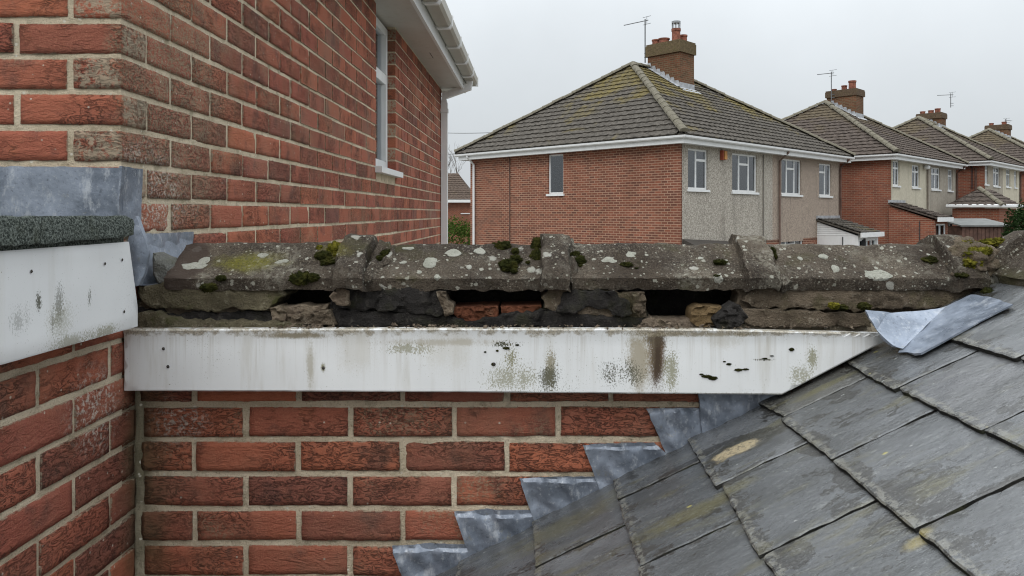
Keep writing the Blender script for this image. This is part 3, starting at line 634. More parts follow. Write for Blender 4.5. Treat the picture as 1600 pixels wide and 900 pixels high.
mb.add([(XS + 0.07, Y1 - 0.3, ZS + 0.15), (XS + 0.07, Y2 + 0.2, ZS + 0.15), (-3.4, Y2 + 0.2, ZS + 1.9), (-3.4, Y1 - 0.3, ZS + 1.9), (-6.2, Y2 + 0.2, ZS + 0.15), (-6.2, Y1 - 0.3, ZS + 0.15)], [(0, 1, 2, 3), (3, 2, 4, 5), (0, 3, 5), (1, 4, 2), (0, 5, 4, 1)])
mb.build('roof', TILES3, house)

# -- flat-roofed extension in front of the tall house
ext = thing('flat_roof_extension', 'flat roof extension with white fascia and grey felt edge at left edge', 'extension', (-2.0, 0.9, 0))
XL, D = -0.857, 1.662
mb = MB(); mb.box(-3.2, XL - 0.0037, 0.2, Y1 - 0.001, 0, E - 0.08)
ewall = mb.build('wall', MORTAR, ext)
zr0 = E - 0.4197 - BH / 2
bricks = []
for k in range(-8, 5):
    zc = zr0 + k * PITCH
    if zc > E - 0.1: break
    y = 1.655 - (0.0 if k % 2 else 0.105)
    if k % 2 == 0:
        c = Vector((XL - BW / 2, 1.655 - 0.047, zc)); bricks.append((c, 0.094, 'y', 40 if zc > E - 0.9 else 0))
    while y > 0.25:
        c = Vector((XL - BW / 2, y - BL / 2, zc)); bricks.append((c, BL, 'y', score_y(c, BL) * (1 if zc < E - 0.2 else 0))); y -= BL + 0.010
lay(bricks, ewall, 300, 200)
mb = slab([(0.35, -0.226), (1.549, -0.2285), (1.549, -0.19), (1.516, -0.0565), (0.35, -0.058)], lambda a, b, d_: Vector((XF + d_, a, E + b)), 0.018, 0.03, 0.0012, 0.004, 0.002, 0.0003, 3, 4)
fb = mb.build('fascia_board', FASCIA2, ext, True, 'white side fascia board with black mildew spots')
for px_, py_ in ((48, 424), (163, 412), (190, 406), (193, 487)):
    yy = F * -XF / (CX - px_); mb = MB(); c = Vector((XF + 0.0015, yy, E - (py_ - CY) * yy / F))
    mb.add([c + Vector((0.0022 if j == 0 else 0, 0 if j == 0 else 0.0028 * math.cos(j), 0 if j == 0 else 0.0032 * math.sin(j))) for j in range(7)], [(0, j, j % 6 + 1) for j in range(1, 7)])
    mb.build('nail_head', TIMBER, fb)
mb = slab([(0.35, -0.051), (1.0, -0.0505), (1.46, -0.047), (1.505, -0.042), (1.508, -0.012), (1.48, -0.005), (0.35, -0.0045)], lambda a, b, d_: Vector((XF + 0.014 + d_, a, E + b)), 0.012, 0.012, 0.0014, 0.002, 0.001, 0.0022, 5, 12, extra=lambda a, b: (0.003 if 0.95 < a < 1.28 else 0.0) - 0.004 * max(0, (b + 0.02) / 0.02))
mb.build('felt_edge', FELT, ext, True, 'grey green mineral felt drip edge')
mb = MB(); mb.box(-3.2, XF - 0.004, 0.2, 1.50, E - 0.079, E - 0.010); mb.box(-3.2, XL - 0.006, 1.50, Y1 - 0.002, E - 0.079, E - 0.0105); mb.build('roof_felt', FELT, ext)
# lead upstand: front sheet, wrapped round the corner, ragged tail
def leadfront(a, b, d_): return Vector((a, Y1 - 0.006 - d_, b))
mb = slab(XZ([(-420, 259), (60, 260), (188, 262), (191, 300), (191, 345), (160, 345), (-420, 345)], Y1 - 0.006), leadfront, 0.004, 0.014, 0.004, 0, 0, 0.0012, 7, 11)
mb.build('lead_flashing', LEAD, ext, True, 'grey lead upstand flashing above the felt edge')
mb = slab([(Y1 - 0.012, 0.098), (1.678, 0.096), (1.676, -0.03), (1.655, -0.052), (1.60, -0.045), (Y1 - 0.02, 0.0)], lambda a, b, d_: Vector((XH + 0.006 + d_, a, E + b)), 0.004, 0.012, 0.003, 0, 0, 0.0015, 8, 16)
mb.build('lead_flashing', LEAD, ext, True)
def bulge(a, b): return 0.012 * math.sin((a + 0.84) * 55)
mb = slab(XZ([(203, 376), (216, 338), (226, 362), (234, 395), (229, 425), (221, 445), (214, 447), (209, 415)], 1.575), front(1.575), 0.003, 0.008, 0.004, 0, 0, 0.001, 9, 20, extra=bulge)
mb.build('lead_flashing', LEAD, ext, True, 'crumpled lead tail tucked behind fascia end')

# ---------------------------------------------------------------- low wall under the ridge
low = thing('low_brick_wall', 'low red brick wall below stained white fascia with stepped lead flashing', 'wall', (0.2, 1.75, 0))
mb = MB(); mb.box(XL - 0.05, 1.9, D + 0.0037, D + 0.2, 0, E - 0.2405); mb.box(XL - 0.05, -0.79, 1.628, D + 0.0038, 0, E - 0.26) if False else None
lwall = mb.build('wall', MORTAR, low)
bricks = []
off = {0: -0.3975, 1: -0.3975 + 0.1135}
for k in range(-30, 3):
    zc = zr0 + k * PITCH
    if zc + BH / 2 > E - 0.242: break
    x = off[k % 2] - 3 * 0.2255
    vis = zc > E - 0.85
    while x < 1.9:
        a, b = max(x + 0.005, XL + 0.006), x + 0.2205
        if b - a > 0.03:
            c = Vector(((a + b) / 2, D + BW / 2, zc)); q = pxy(c)
            bricks.append((c, b - a, 'x', 60 if (q[1] < 930 and a < 0.9) else 0))
        x += 0.2255
lay(bricks, lwall, 300, 300)
# vertical mortar fillet in the internal corner
mb = slab(XZ([(208, 612), (222, 612), (224, 760), (226, 960), (205, 960), (207, 760)], D - 0.001), front(D - 0.001), 0.03, 0.010, 0.004, 0.006, 0.004, 0.003, 11, 30)
mb.build('corner_mortar', MORTAR, low, True)
# white fascia with a nosed top edge
fo = XZ([(193, 611), (193, 514), (700, 513), (1100, 514), (1388, 521), (1388, 531), (1222, 617), (700, 613)], YF)
def nose(a, b):
    t = (E - 0.2413) - b
    return 0.004 if t < 0.011 else (0.004 * (1 - (t - 0.011) / 0.004) if t < 0.015 else 0)
mb = slab(fo, front(YF), 0.018, 0.02, 0.0012, 0.003, 0.0025, 0.0006, 4, 5, extra=nose)
fas = mb.build('fascia_board', FASCIA, low, True, 'long white fascia board streaked with brown and green stains')
mb = slab(XZ([(205, 609), (205, 522), (1360, 522), (1370, 528), (1222, 610)], YF + 0.02), front(YF + 0.0195), 0.042, 0.05, 0, 0, 0, 0, 4); mb.build('backing_timber', TIMBER, low)
for px_, py_ in ((255, 545), (262, 573), (505, 575), (772, 569)):
    c = P(px_, py_, YF - 0.002); mb = MB()
    mb.add([c + Vector((0 if j == 0 else 0.0036 * math.cos(j), -0.003 if j == 0 else 0.001, 0 if j == 0 else 0.0036 * math.sin(j))) for j in range(7)], [(0, j, j % 6 + 1) for j in range(1, 7)])
    mb.build('nail_head', TIMBER, fas, True)
# stepped lead, each piece lapping the one below
steps = [[(613, 853), (690, 850), (738, 852), (748, 888), (735, 920), (640, 930)], [(710, 800), (760, 797), (832, 798), (850, 832), (795, 866), (741, 890)], [(811, 748), (870, 745), (932, 745), (948, 772), (900, 806), (843, 835)],
         [(911, 696), (980, 692), (1022, 692), (1050, 716), (1010, 742), (943, 780)], [(1010, 639), (1060, 637), (1098, 638), (1102, 690), (1080, 702), (1048, 726)], [(1090, 606), (1225, 606), (1235, 618), (1190, 652), (1098, 694)]]
for i, o_ in enumerate(steps):
    y_ = D - 0.004 - 0.0025 * (i % 2) - 0.001 * i
    sd = 20 + i
    mb = slab(XZ(o_, y_), front(y_), 0.003, 0.006, 0.0055, 0, 0, 0.0016, sd, 24, extra=lambda a, b, t_=XZ(o_, y_)[0][1], x_=XZ(o_, y_)[0][0], sd_=sd: 0.005 + (-0.006 if b > t_ - 0.006 else 0.0) + 0.003 * math.sin((a - x_) * 46 + sd_) + 0.002 * math.sin((a + b) * 90 + sd_))
    mb.build('step_flashing', LEAD, low, True)

# ---------------------------------------------------------------- ridge capping
ridge = thing('ridge_capping', 'row of mossy concrete ridge tiles on broken mortar bedding', 'ridge tiles', (0.06, 1.752, E - 0.2))
YA, ZA = 1.752, E - 0.0655                                         # apex line
RUN, DROP, NOSE = 0.110, 0.0735, 0.026
def prof_pt(t):
    """t in -1..1 along the outer skin, front lower edge to back lower edge; the last tenth is the nose"""
    a = abs(t); sg = -1 if t < 0 else 1
    if a < 0.86:
        q = a / 0.86; y = RUN * q; z = -DROP * q
        if q < 0.12: z = -DROP * (0.06 + 0.5 * q * q / 0.12)
        return sg * y, z, (sg * 0.556, 0.83)
    q = (a - 0.86) / 0.14
    return sg * (RUN - 0.009 * q), -DROP - NOSE * q, (sg * 0.95, 0.15)
def ridge_surf(x, t, lift=0.0, seed=0.0):
    y, z, n_ = prof_pt(t)
    h = 0.0065 * fract((x, y, z), 9, 4, seed) + 0.0028 * fract((x, y, z), 45, 4, seed + 2) + lift
    return y + n_[0] * h, z + n_[1] * h
def ridge_tile(x0, x1, collar, seed, sag=0.0, yaw=0.0):
    """collar = (c0, c1) raised lapping band"""
    vs_ = []; fs_ = []
    TL = [-1, -0.95, -0.90, -0.866] + [-0.855 + 1.71 * i / 34 for i in range(35)] + [0.866, 0.90, 0.95, 1]; nt = len(TL) - 1
    xs = [x0 + (x1 - x0) * i / 74 for i in range(75)]
    if collar: xs = sorted([x for x in xs if min(abs(x - collar[0]), abs(x - collar[1])) > 0.005] + [collar[0] - 0.003, collar[0], collar[1], collar[1] + 0.003])
    for x in xs:
        e = min(x - x0, x1 - x); rag = 0.004 * max(0, 1 - e / 0.012)
        lift = 0.0
        if collar:
            c0, c1 = collar
            lift = 0.025 if c0 - 0.0005 <= x <= c1 + 0.0005 else 0.0
        lift -= rag
        for k in range(nt + 1):
            t = TL[k]
            y, z = ridge_surf(x, t, lift + (0.002 if abs(t) > 0.9 else 0), seed)
            if abs(t) > 0.97: z += 0.005 * fract((x, 0, seed), 30, 3, seed)
            jx = 0.004 * fract((y, z, seed), 40, 3, seed) if e < 0.02 else 0
            if collar and min(abs(x - collar[0]), abs(x - collar[1])) < 0.0045:
                jx = 0.010 * fract((y, z, seed), 22, 4, seed + 4)
                if abs(t) > 0.6: z -= 0.004
            vs_.append((x + jx, y, z + sag))
        for k in range(nt + 1):
            t = TL[nt - k]
            a = abs(t); sg = -1 if t < 0 else 1
            q = min(1, a / 0.86); yy = sg * (RUN - 0.021) * q; zz = -0.026 - (DROP - 0.003) * q
            if a > 0.97: zz = -DROP - NOSE + 0.003
            vs_.append((x, yy, zz + sag))
    R = 2 * (nt + 1)
    for i in range(len(xs) - 1):
        for k in range(R): fs_.append((i * R + k, i * R + (k + 1) % R, (i + 1) * R + (k + 1) % R, (i + 1) * R + k))
    for b in (0, (len(xs) - 1) * R):
        for k in range(nt): fs_.append((b + k, b + k + 1, b + R - 2 - k, b + R - 1 - k))
    return vs_, fs_
segs = [(-0.792, -0.358, (-0.424, -0.362), 1, 0.0), (-0.366, 0.078, (0.018, 0.076), 2, -0.001), (0.070, 0.524, (0.456, 0.522), 3, 0.0005), (0.515, 0.965, (0.902, 0.962), 4, -0.001)]
tiles = []
for x0, x1, col_, sd, sag in segs:
    vs_, fs_ = ridge_tile(x0, x1, col_, sd, sag)
    mb = MB(); mb.add([(x + (0.010 * (1 - min(1, (x - x0) / 0.02)) * 0), YA + y, ZA + z) for x, y, z in vs_], fs_)
    tiles.append(mb.build('ridge_tile', RIDGE, ridge, True))
tiles[0]['label'] = 'ridge tile with yellow moss film and bare brown left end'
tiles[3]['label'] = 'ridge tile with large pale lichen disc'
# the main ridge of the slate roof runs towards the viewer
XR, ZR = 1.092, E - 0.0570
for y0, y1, cl_, sd in ((1.335, 1.722, (1.652, 1.72), 6), (0.90, 1.345, (1.28, 1.345), 7), (0.46, 0.905, (0.84, 0.905), 8)):
    vs_, fs_ = ridge_tile(y0, y1, cl_, sd)
    mb = MB(); mb.add([(XR + y, x, ZR + z) for x, y, z in vs_], fs_)
    tiles.append(mb.build('ridge_tile', RIDGE, ridge, True))
# bedding
def facets(S, amp, seed):
    def f(a, b):
        dist, pts = noise.voronoi(Vector((a * S, b * S * 1.5, seed)))
        c = pts[0]; r1, r2, r3 = noise.cell(c * 7.3), noise.cell(c * 5.1 + Vector((9, 3, 1))), noise.cell(c * 3.7 + Vector((2, 8, 5)))
        dx, dz = a * S - c.x, b * S * 1.5 - c.y
        g_ = -0.5 * amp if dist[1] - dist[0] < 0.07 else 0
        return amp * (0.7 * r1 + 0.8 * r2 * dx + 0.8 * r3 * dz) + g_
    return f
def chunk(name, pts, y, thick, mat, amp=0.006, jag=0.005, seed=1.0, bevel=0.006, drop=0.005, res=0.0065, label=None, parent=ridge):
    if y < 1.655 and name != 'broken_slate': y += 0.017
    small = name in ('bedding_rubble', 'bedding_brick', 'broken_slate')
    fx = facets(44, 0.0065, seed) if small else facets(17, amp * 0.55, seed)
    return slab(XZ(pts, y), front(y), thick, res * (0.8 if small else 1), amp * (0.2 if small else 0.40), 0.0022, 0.0015, jag * (0.5 if small else 1.2), seed, 60, extra=fx).build(name, mat, parent, True, label)
for i_, (xa_, xb_, ya_) in enumerate(((214, 432, 446), (514, 704, 446), (848, 1010, 446), (1150, 1546, 446))):
    n_ = 9; top = [(xa_ + (xb_ - xa_) * k / n_, ya_ + 4 * math.sin(k * 2.1)) for k in range(n_ + 1)]
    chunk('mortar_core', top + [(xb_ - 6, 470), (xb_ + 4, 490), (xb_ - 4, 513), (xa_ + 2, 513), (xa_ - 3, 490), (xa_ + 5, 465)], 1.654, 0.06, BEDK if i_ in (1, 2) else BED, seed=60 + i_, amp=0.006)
chunk('mortar_bed', [(216, 447), (262, 441), (380, 446), (440, 451), (446, 458), (428, 474), (412, 486), (370, 481), (325, 486), (272, 482), (238, 480), (220, 470)], 1.637, 0.09, BEDG, seed=1)
chunk('mortar_bed', [(214, 482), (252, 484), (262, 492), (300, 488), (430, 487), (425, 508), (330, 509), (214, 510)], 1.66, 0.09, BEDK, seed=2)  # shaded recess below the bed, its darkness painted with blackened mortar
chunk('mortar_ledge', [(213, 488), (240, 486), (258, 496), (300, 502), (420, 503), (470, 506), (470, 516), (213, 516)], 1.612, 0.045, BEDG, seed=2.5, bevel=0.006, drop=0.006)
chunk('bedding_rubble', [(420, 482), (436, 477), (447, 488), (444, 503), (425, 504)], 1.630, 0.05, BEDP, seed=3, bevel=0.008)
chunk('bedding_rubble', [(443, 479), (470, 476), (492, 478), (512, 476), (508, 494), (480, 505), (446, 504)], 1.640, 0.05, BEDP, seed=4)
chunk('bedding_rubble', [(455, 492), (480, 488), (515, 484), (525, 508), (450, 509)], 1.628, 0.04, BED, seed=5)
chunk('mortar_bed', [(516, 462), (534, 446), (560, 438), (600, 446), (640, 449), (696, 455), (698, 480), (688, 494), (650, 490), (600, 486), (550, 484), (524, 478)], 1.632, 0.10, BEDK, amp=0.011, seed=6, label='blackened mortar bedding with broken edges')
chunk('bedding_rubble', [(514, 463), (530, 447), (545, 455), (546, 478), (524, 477)], 1.622, 0.05, BEDP, seed=7, bevel=0.010)
chunk('bedding_rubble', [(682, 456), (697, 455), (699, 470), (709, 476), (707, 492), (695, 494), (688, 478)], 1.622, 0.05, BED, seed=8, bevel=0.010)
chunk('mortar_ledge', [(497, 486), (560, 484), (640, 489), (700, 490), (716, 500), (716, 512), (497, 512)], 1.640, 0.07, BEDK, seed=9, amp=0.008)
chunk('bedding_brick', [(709, 480), (778, 478), (779, 500), (740, 504), (722, 500), (708, 490)], 1.648, 0.09, BEDB, amp=0.002, jag=0.002, seed=10, bevel=0.004, drop=0.004)
chunk('bedding_brick', [(782, 479), (846, 477), (846, 490), (800, 493), (783, 490)], 1.650, 0.09, BEDB, amp=0.002, jag=0.002, seed=11, bevel=0.004, drop=0.004)
chunk('mortar_ledge', [(700, 497), (745, 503), (785, 492), (850, 484), (900, 488), (1005, 497), (1010, 513), (860, 514), (700, 513)], 1.632, 0.06, BEDK, seed=12, amp=0.009)
chunk('mortar_bed', [(846, 466), (858, 452), (872, 442), (905, 448), (960, 455), (1008, 458), (1010, 494), (980, 500), (930, 494), (880, 490), (852, 480)], 1.635, 0.10, BED, amp=0.009, seed=13)
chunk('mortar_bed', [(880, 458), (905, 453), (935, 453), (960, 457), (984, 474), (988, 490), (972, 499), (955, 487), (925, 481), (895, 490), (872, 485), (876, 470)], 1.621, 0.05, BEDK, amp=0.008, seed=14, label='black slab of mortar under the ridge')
chunk('bedding_rubble', [(988, 458), (1008, 457), (1010, 480), (1000, 496), (988, 486)], 1.622, 0.05, BED, seed=15, bevel=0.010)
chunk('mortar_ledge', [(1000, 500), (1060, 497), (1095, 500), (1090, 516), (1000, 516)], 1.628, 0.06, BEDP, seed=16, amp=0.006)
chunk('bedding_brick', [(1081, 483), (1092, 478), (1134, 480), (1140, 494), (1124, 510), (1090, 511), (1079, 503)], 1.618, 0.06, m_bed('tan broken brick', (0.15, 0.10, 0.045), (0.25, 0.17, 0.085), (0.30, 0.2, 0.12), 0.1, 0.3), seed=17, bevel=0.010)
chunk('broken_slate', [(1116, 500), (1134, 484), (1148, 473), (1157, 478), (1171, 497), (1158, 508), (1140, 514), (1128, 522), (1120, 514)], 1.606, 0.05, BEDK, seed=18, bevel=0.012, amp=0.008)
chunk('mortar_bed', [(1160, 482), (1240, 486), (1330, 489), (1358, 490), (1362, 511), (1300, 510), (1230, 513), (1172, 509), (1158, 500)], 1.626, 0.08, BED, seed=19, amp=0.005)
chunk('mortar_bed', [(1158, 470), (1185, 448), (1215, 442), (1300, 446), (1400, 443), (1500, 441), (1545, 440), (1545, 462), (1518, 470), (1480, 480), (1400, 482), (1340, 486), (1250, 482), (1180, 480)], 1.634, 0.09, BED, seed=20, amp=0.007, label='cracked mortar fillet under the right ridge tile')
# crumbs on the ledge above the fascia
cb_ = MB(); rc_ = random.Random(9)
for _ in range(420):
    px_ = rc_.choice((rc_.uniform(215, 1360), rc_.gauss(480, 40), rc_.gauss(1040, 45), rc_.gauss(720, 60))); r_ = abs(rc_.gauss(0, 0.0022)) + 0.0012
    if not 214 < px_ < 1360: continue
    c_ = P(px_, 512, rc_.uniform(1.598, 1.645)); c_.z = E - 0.2412 + r_ * 0.4
    vs_ = [c_ + Vector((rc_.gauss(0, 1), rc_.gauss(0, 1), rc_.gauss(0, 0.7))).normalized() * r_ * rc_.uniform(0.7, 1.4) for _k in range(6)]
    cb_.add(vs_, [(0, 1, 2), (0, 2, 3), (0, 3, 4), (0, 4, 1), (5, 1, 2), (5, 2, 3), (5, 3, 4), (5, 4, 1)])
cb_.build('mortar_crumbs', BEDP, ridge, kind='stuff')
# unseen back bedding closes the hollow; its shade is put into the near-black colour
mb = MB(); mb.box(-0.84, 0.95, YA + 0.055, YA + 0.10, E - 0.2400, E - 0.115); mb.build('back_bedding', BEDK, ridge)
# broken mortar at the joints, right of each collar
for i, (pts, y) in enumerate(([[(584, 378), (598, 376), (612, 386), (620, 404), (604, 416), (590, 432), (576, 434), (582, 404)], 1.665], [[(882, 378), (896, 376), (908, 398), (900, 420), (892, 438), (884, 424)], 1.665], [[(1192, 380), (1204, 392), (1216, 420), (1222, 436), (1208, 438), (1200, 410)], 1.665])):
    o2 = XZ(pts, 1.70)
    def to(a, b, d_):
        zz = b - ZA; y = YA + zz * RUN / DROP
        return Vector((a, y - 0.004 - d_ * 0.6, b + 0.003 + d_ * 0.8))
    slab(o2, to, 0.03, 0.006, 0.012, 0.004, 0.003, 0.006, 30 + i, 55).build('joint_mortar', RIDGE, ridge, True)
# junction lump where the two ridges meet
mb = MB()
bm = bmesh.new(); bmesh.ops.create_icosphere(bm, subdivisions=5, radius=1)
for v in bm.verts:
    c = v.co.copy(); r_ = 1 + 0.22 * fract(c, 1.6, 4, 3) + 0.10 * fract(c, 5, 4, 4)
    v.co = Vector((0.958 + c.x * r_ * 0.062, 1.715 + c.y * r_ * 0.085, E - 0.118 + c.z * r_ * 0.058))
me = bpy.data.meshes.new('junction_mortar'); bm.to_mesh(me); bm.free(); me.materials.append(BED); me.polygons.foreach_set('use_smooth', [True] * len(me.polygons)); link('junction_mortar', me, ridge)
slab([(0.47, -0.20), (1.66, -0.195), (1.67, -0.150), (1.0, -0.148), (0.47, -0.150)], lambda a, b, d_: Vector((0.993 - d_, a, E + b)), 0.06, 0.012, 0.010, 0.006, 0.005, 0.004, 24, 40).build('mortar_bed', BEDG, ridge, True)
# moss and lichen
rm = random.Random(5)
def on_ridge(px_, py_):
    q = max(0.03, min(1.0, (py_ - 378) / 56)); y = YA - RUN * q
    x = (px_ - CX) * y / F
    return x, -0.86 * q
def tile_of(x):
    for i, (x0, x1, *_ ) in enumerate(segs):
        if x < x1 - 0.02: return tiles[i]
    return tiles[3]
def moss(center, rx, ry, rz, mat, parent, seed):
    bm = bmesh.new(); bmesh.ops.create_icosphere(bm, subdivisions=4, radius=1)
    for v in bm.verts:
        c = v.co.copy(); k = 1 + 0.42 * fract(c, 1.9, 3, seed) + 0.20 * fract(c, 6, 3, seed + 1)
        v.co = Vector((center[0] + c.x * k * rx, center[1] + c.y * k * ry, center[2] + c.z * k * rz))
    fl_ = min(0.0042, 0.22 * max(rx, rz))
    for _ in range(420):                                           # little fronds
        a, b = rm.uniform(0, 6.28), rm.uniform(-1, 1); s_ = math.sqrt(1 - b * b)
        n_ = Vector((s_ * math.cos(a), s_ * math.sin(a), b)); k = 1 + 0.30 * fract(n_, 1.7, 3, seed)
        p = Vector((center[0] + n_.x * k * rx, center[1] + n_.y * k * ry, center[2] + n_.z * k * rz))
        t1 = Vector((rm.gauss(0, 1), rm.gauss(0, 1), rm.gauss(0, 1))).normalized() * fl_ * 0.27
        bm.faces.new([bm.verts.new(p - t1), bm.verts.new(p + t1), bm.verts.new(p + n_ * fl_ + Vector((rm.gauss(0, .2), rm.gauss(0, .2), 0)) * fl_)])
    me = bpy.data.meshes.new('moss_clump'); bm.to_mesh(me); bm.free(); me.materials.append(mat)
    me.polygons.foreach_set('use_smooth', [True] * len(me.polygons))
    return link('moss_clump', me, parent)
for i, (mx_, my_, rx, rz, mt) in enumerate(((470, 438, 15, 9, MOSS), (488, 433, 9, 6, MOSS), (505, 403, 12, 8, MOSS), (524, 392, 11, 10, MOSSY), (514, 412, 12, 4, MOSS), (785, 386, 12, 9, MOSS), (795, 417, 13, 9, MOSS), (806, 408, 9, 6, MOSS), (838, 384, 8, 12, MOSS), (840, 402, 8, 10, MOSS),
        (906, 410, 10, 7, MOSS), (900, 400, 7, 5, MOSS), (979, 415, 9, 4, MOSS), (1125, 412, 9, 4, MOSS), (1119, 430, 6, 2, MOSS), (1207, 398, 5, 9, MOSS), (1451, 409, 11, 6, MOSS), (604, 399, 9, 6, MOSS), (592, 404, 6, 4, MOSS), (345, 444, 7, 4, MOSS))):
    x, t = on_ridge(mx_, my_); y, z = ridge_surf(x, t, 0.001, segs[0][3])
    moss((x, YA + y, ZA + z), rx / 700, 0.010, rz / 700, mt, tile_of(x), i * 1.3)
    for q in range(3):
        x2, t2 = on_ridge(mx_ + rm.gauss(0, rx * 0.9), my_ + rm.uniform(-0.8, 1.0) * rz * 1.2); y2, z2 = ridge_surf(x2, t2, 0.0, segs[0][3]); k = rm.uniform(0.25, 0.55)
        moss((x2, YA + y2, ZA + z2), rx / 700 * k, 0.006, rz / 700 * k, mt, tile_of(x2), i * 1.3 + q + 0.4)
for i, (mx_, my_, yy, rx, rz, mt) in enumerate(((1515, 382, 1.69, 15, 6, MOSSY), (1545, 380, 1.69, 14, 6, MOSSY), (1560, 377, 1.70, 10, 5, MOSSY), (1526, 396, 1.655, 17, 9, MOSSY), (1520, 411, 1.645, 14, 9, MOSSY), (1537, 392, 1.66, 12, 6, MOSSY), (1545, 458, 1.615, 9, 8, MOSS), (1503, 430, 1.63, 8, 4, MOSS), (1303, 478, 1.626, 7, 5, MOSSY), (1350, 479, 1.624, 9, 6, MOSS), (326, 449, 1.625, 12, 6, MOSS), (1315, 480, 1.626, 8, 4, MOSS))):
    moss(P(mx_, my_, yy), rx / 730, 0.016, rz / 730, mt, ridge, 50 + i * 1.7)
for i, (mx_, my_, rx, rz) in enumerate(((1104, 588, 10, 3), (1114, 591, 9, 4), (1096, 585, 4, 2), (1154, 578, 8, 3), (1165, 577, 6, 2), (1139, 569, 5, 2.5), (1132, 565, 3, 1.5), (1237, 546, 5, 4), (771, 569, 4, 4), (758, 550, 2.5, 2), (777, 548, 3, 2.5), (791, 544, 7, 3), (808, 539, 4, 2), (1195, 560, 5, 1.2), (1206, 556, 4, 1))):
    moss(P(mx_, my_, YF - 0.0005), rx / 1050, 0.0015, rz / 1300, MOSS, fas, 90 + i * 1.1)
def lichen(px_, py_, rx, ry, seed, mat=LICH):
    x, t = on_ridge(px_, py_); sd = 1.0
    for (x0, x1, _, s_, _) in segs:
        if x0 <= x <= x1: sd = s_
    n = 16; o_ = [(rx / 700 * math.cos(2 * math.pi * k / n) * (1 + 0.35 * noise.noise(Vector((math.cos(6.28 * k / n), math.sin(6.28 * k / n), seed)) * 1.8)), ry / 700 * 1.35 * math.sin(2 * math.pi * k / n) * (1 + 0.35 * noise.noise(Vector((math.cos(6.28 * k / n), math.sin(6.28 * k / n), seed + 5)) * 1.8))) for k in range(n)]
    def to(a, b, d_):
        tt = t + b / 0.135
        y, z = ridge_surf(x + a, tt, 0.0014 + d_, sd); return Vector((x + a, YA + y, ZA + z))
    slab(o_, to, 0.003, 0.005, 0.0008, 0.003, 0.0012, 0.0015, seed, 60).build('lichen_patch', mat, tile_of(x), True)
for i, (a, b, rx, ry) in enumerate(((303, 414, 20, 6), (318, 406, 9, 6), (708, 395, 12, 6), (672, 412, 11, 8), (750, 394, 9, 5), (638, 388, 10, 3), (683, 433, 4, 3), (953, 407, 13, 5), (985, 398, 8, 5), (1286, 402, 8, 4), (1372, 430, 21, 8), (630, 410, 5, 3), (655, 425, 4, 2.5), (1122, 436, 8, 5), (1250, 404, 4, 3), (1305, 420, 6, 5), (830, 421, 4, 3), (1095, 402, 5, 3), (570, 424, 5, 2.5), (410, 398, 9, 3), (440, 408, 12, 3), (733, 418, 4, 4))):
    lichen(a, b, rx, ry, i * 2.1 + 1)
# lead at the left end of the ridge
mb = slab([(1.64, -0.155), (1.655, -0.045), (1.72, -0.046), (1.93, -0.047), (1.93, -0.16), (1.80, -0.17)], lambda a, b, d_: Vector((XH + 0.007 + d_ + max(0, 0.02 - (b + 0.16)) * 1.2, a, E + b)), 0.004, 0.012, 0.005, 0, 0, 0.002, 15, 15)
mb.build('lead_flashing', LEAD, ridge, True, 'lead sheet dressed behind first ridge tile')
mb = slab(XZ([(234, 395), (262, 408), (272, 432), (258, 448), (244, 446), (234, 430)], 1.66), front(1.66), 0.06, 0.008, 0.006, 0.012, 0.014, 0.002, 16, 30)
mb.build('lead_flashing', m_bed('limed lead', (0.19, 0.19, 0.175), (0.30, 0.30, 0.28), (0.36, 0.355, 0.31), 0.35), ridge, True)

# ---------------------------------------------------------------- slate roof
roof = thing('slate_roof', 'wet grey slate roof slope with ragged slate tails at lower right', 'roof', (0.6, 1.0, 0))
def rz(x): return Z0R + SL * (x - X0R)
TH = 0.0085
def slate(xt, gx, ya, yb, seed, lift=0.0, full=True):
    """tail at x = xt, exposed run gx in x, between ya < yb"""
    g_ = gx / cs; tilt = TH / g_
    sv = Vector((cs, 0, sn)); nv = Vector((-sn, 0, cs))
    s2 = (sv - nv * tilt).normalized(); n2 = (nv + sv * tilt).normalized()
    base = Vector((xt, 0, rz(xt))) + nv * (2 * TH + lift)
    rr = random.Random(seed); c1, c2 = rr.uniform(0, 0.010), rr.uniform(0, 0.008)
    sk = rr.gauss(0, 0.003)
    o_ = [(ya + 0.0026, 0.001 + sk), (ya + 0.0026 + c1, 0.0 + sk), (yb - 0.0026 - c2, -sk), (yb - 0.0026, c2 * 0.7 - sk), (yb - 0.0026, g_ + 0.06), (ya + 0.0026, g_ + 0.06)]
    def to(a, b, d_): return base + Vector((0, a, 0)) + s2 * b + n2 * d_
    return slab(o_, to, TH, 0.016, 0.0014, 0.0030, 0.0014, 0.0026, seed, 14, jagf=110)
k_ = F / 1300.0
courses = [(-0.325, []), (-0.157, [1.40, 1.12]), (0.008, [1.553]), (0.177, [1.661, 1.348]), (0.336, [1.490, 1.191]), (0.495, [1.641, 1.364, 1.063]), (0.662, [1.5, 1.211]), (0.804, [1.374])]
tails = [c[0] for c in courses] + [0.965]
wy = D - 0.006
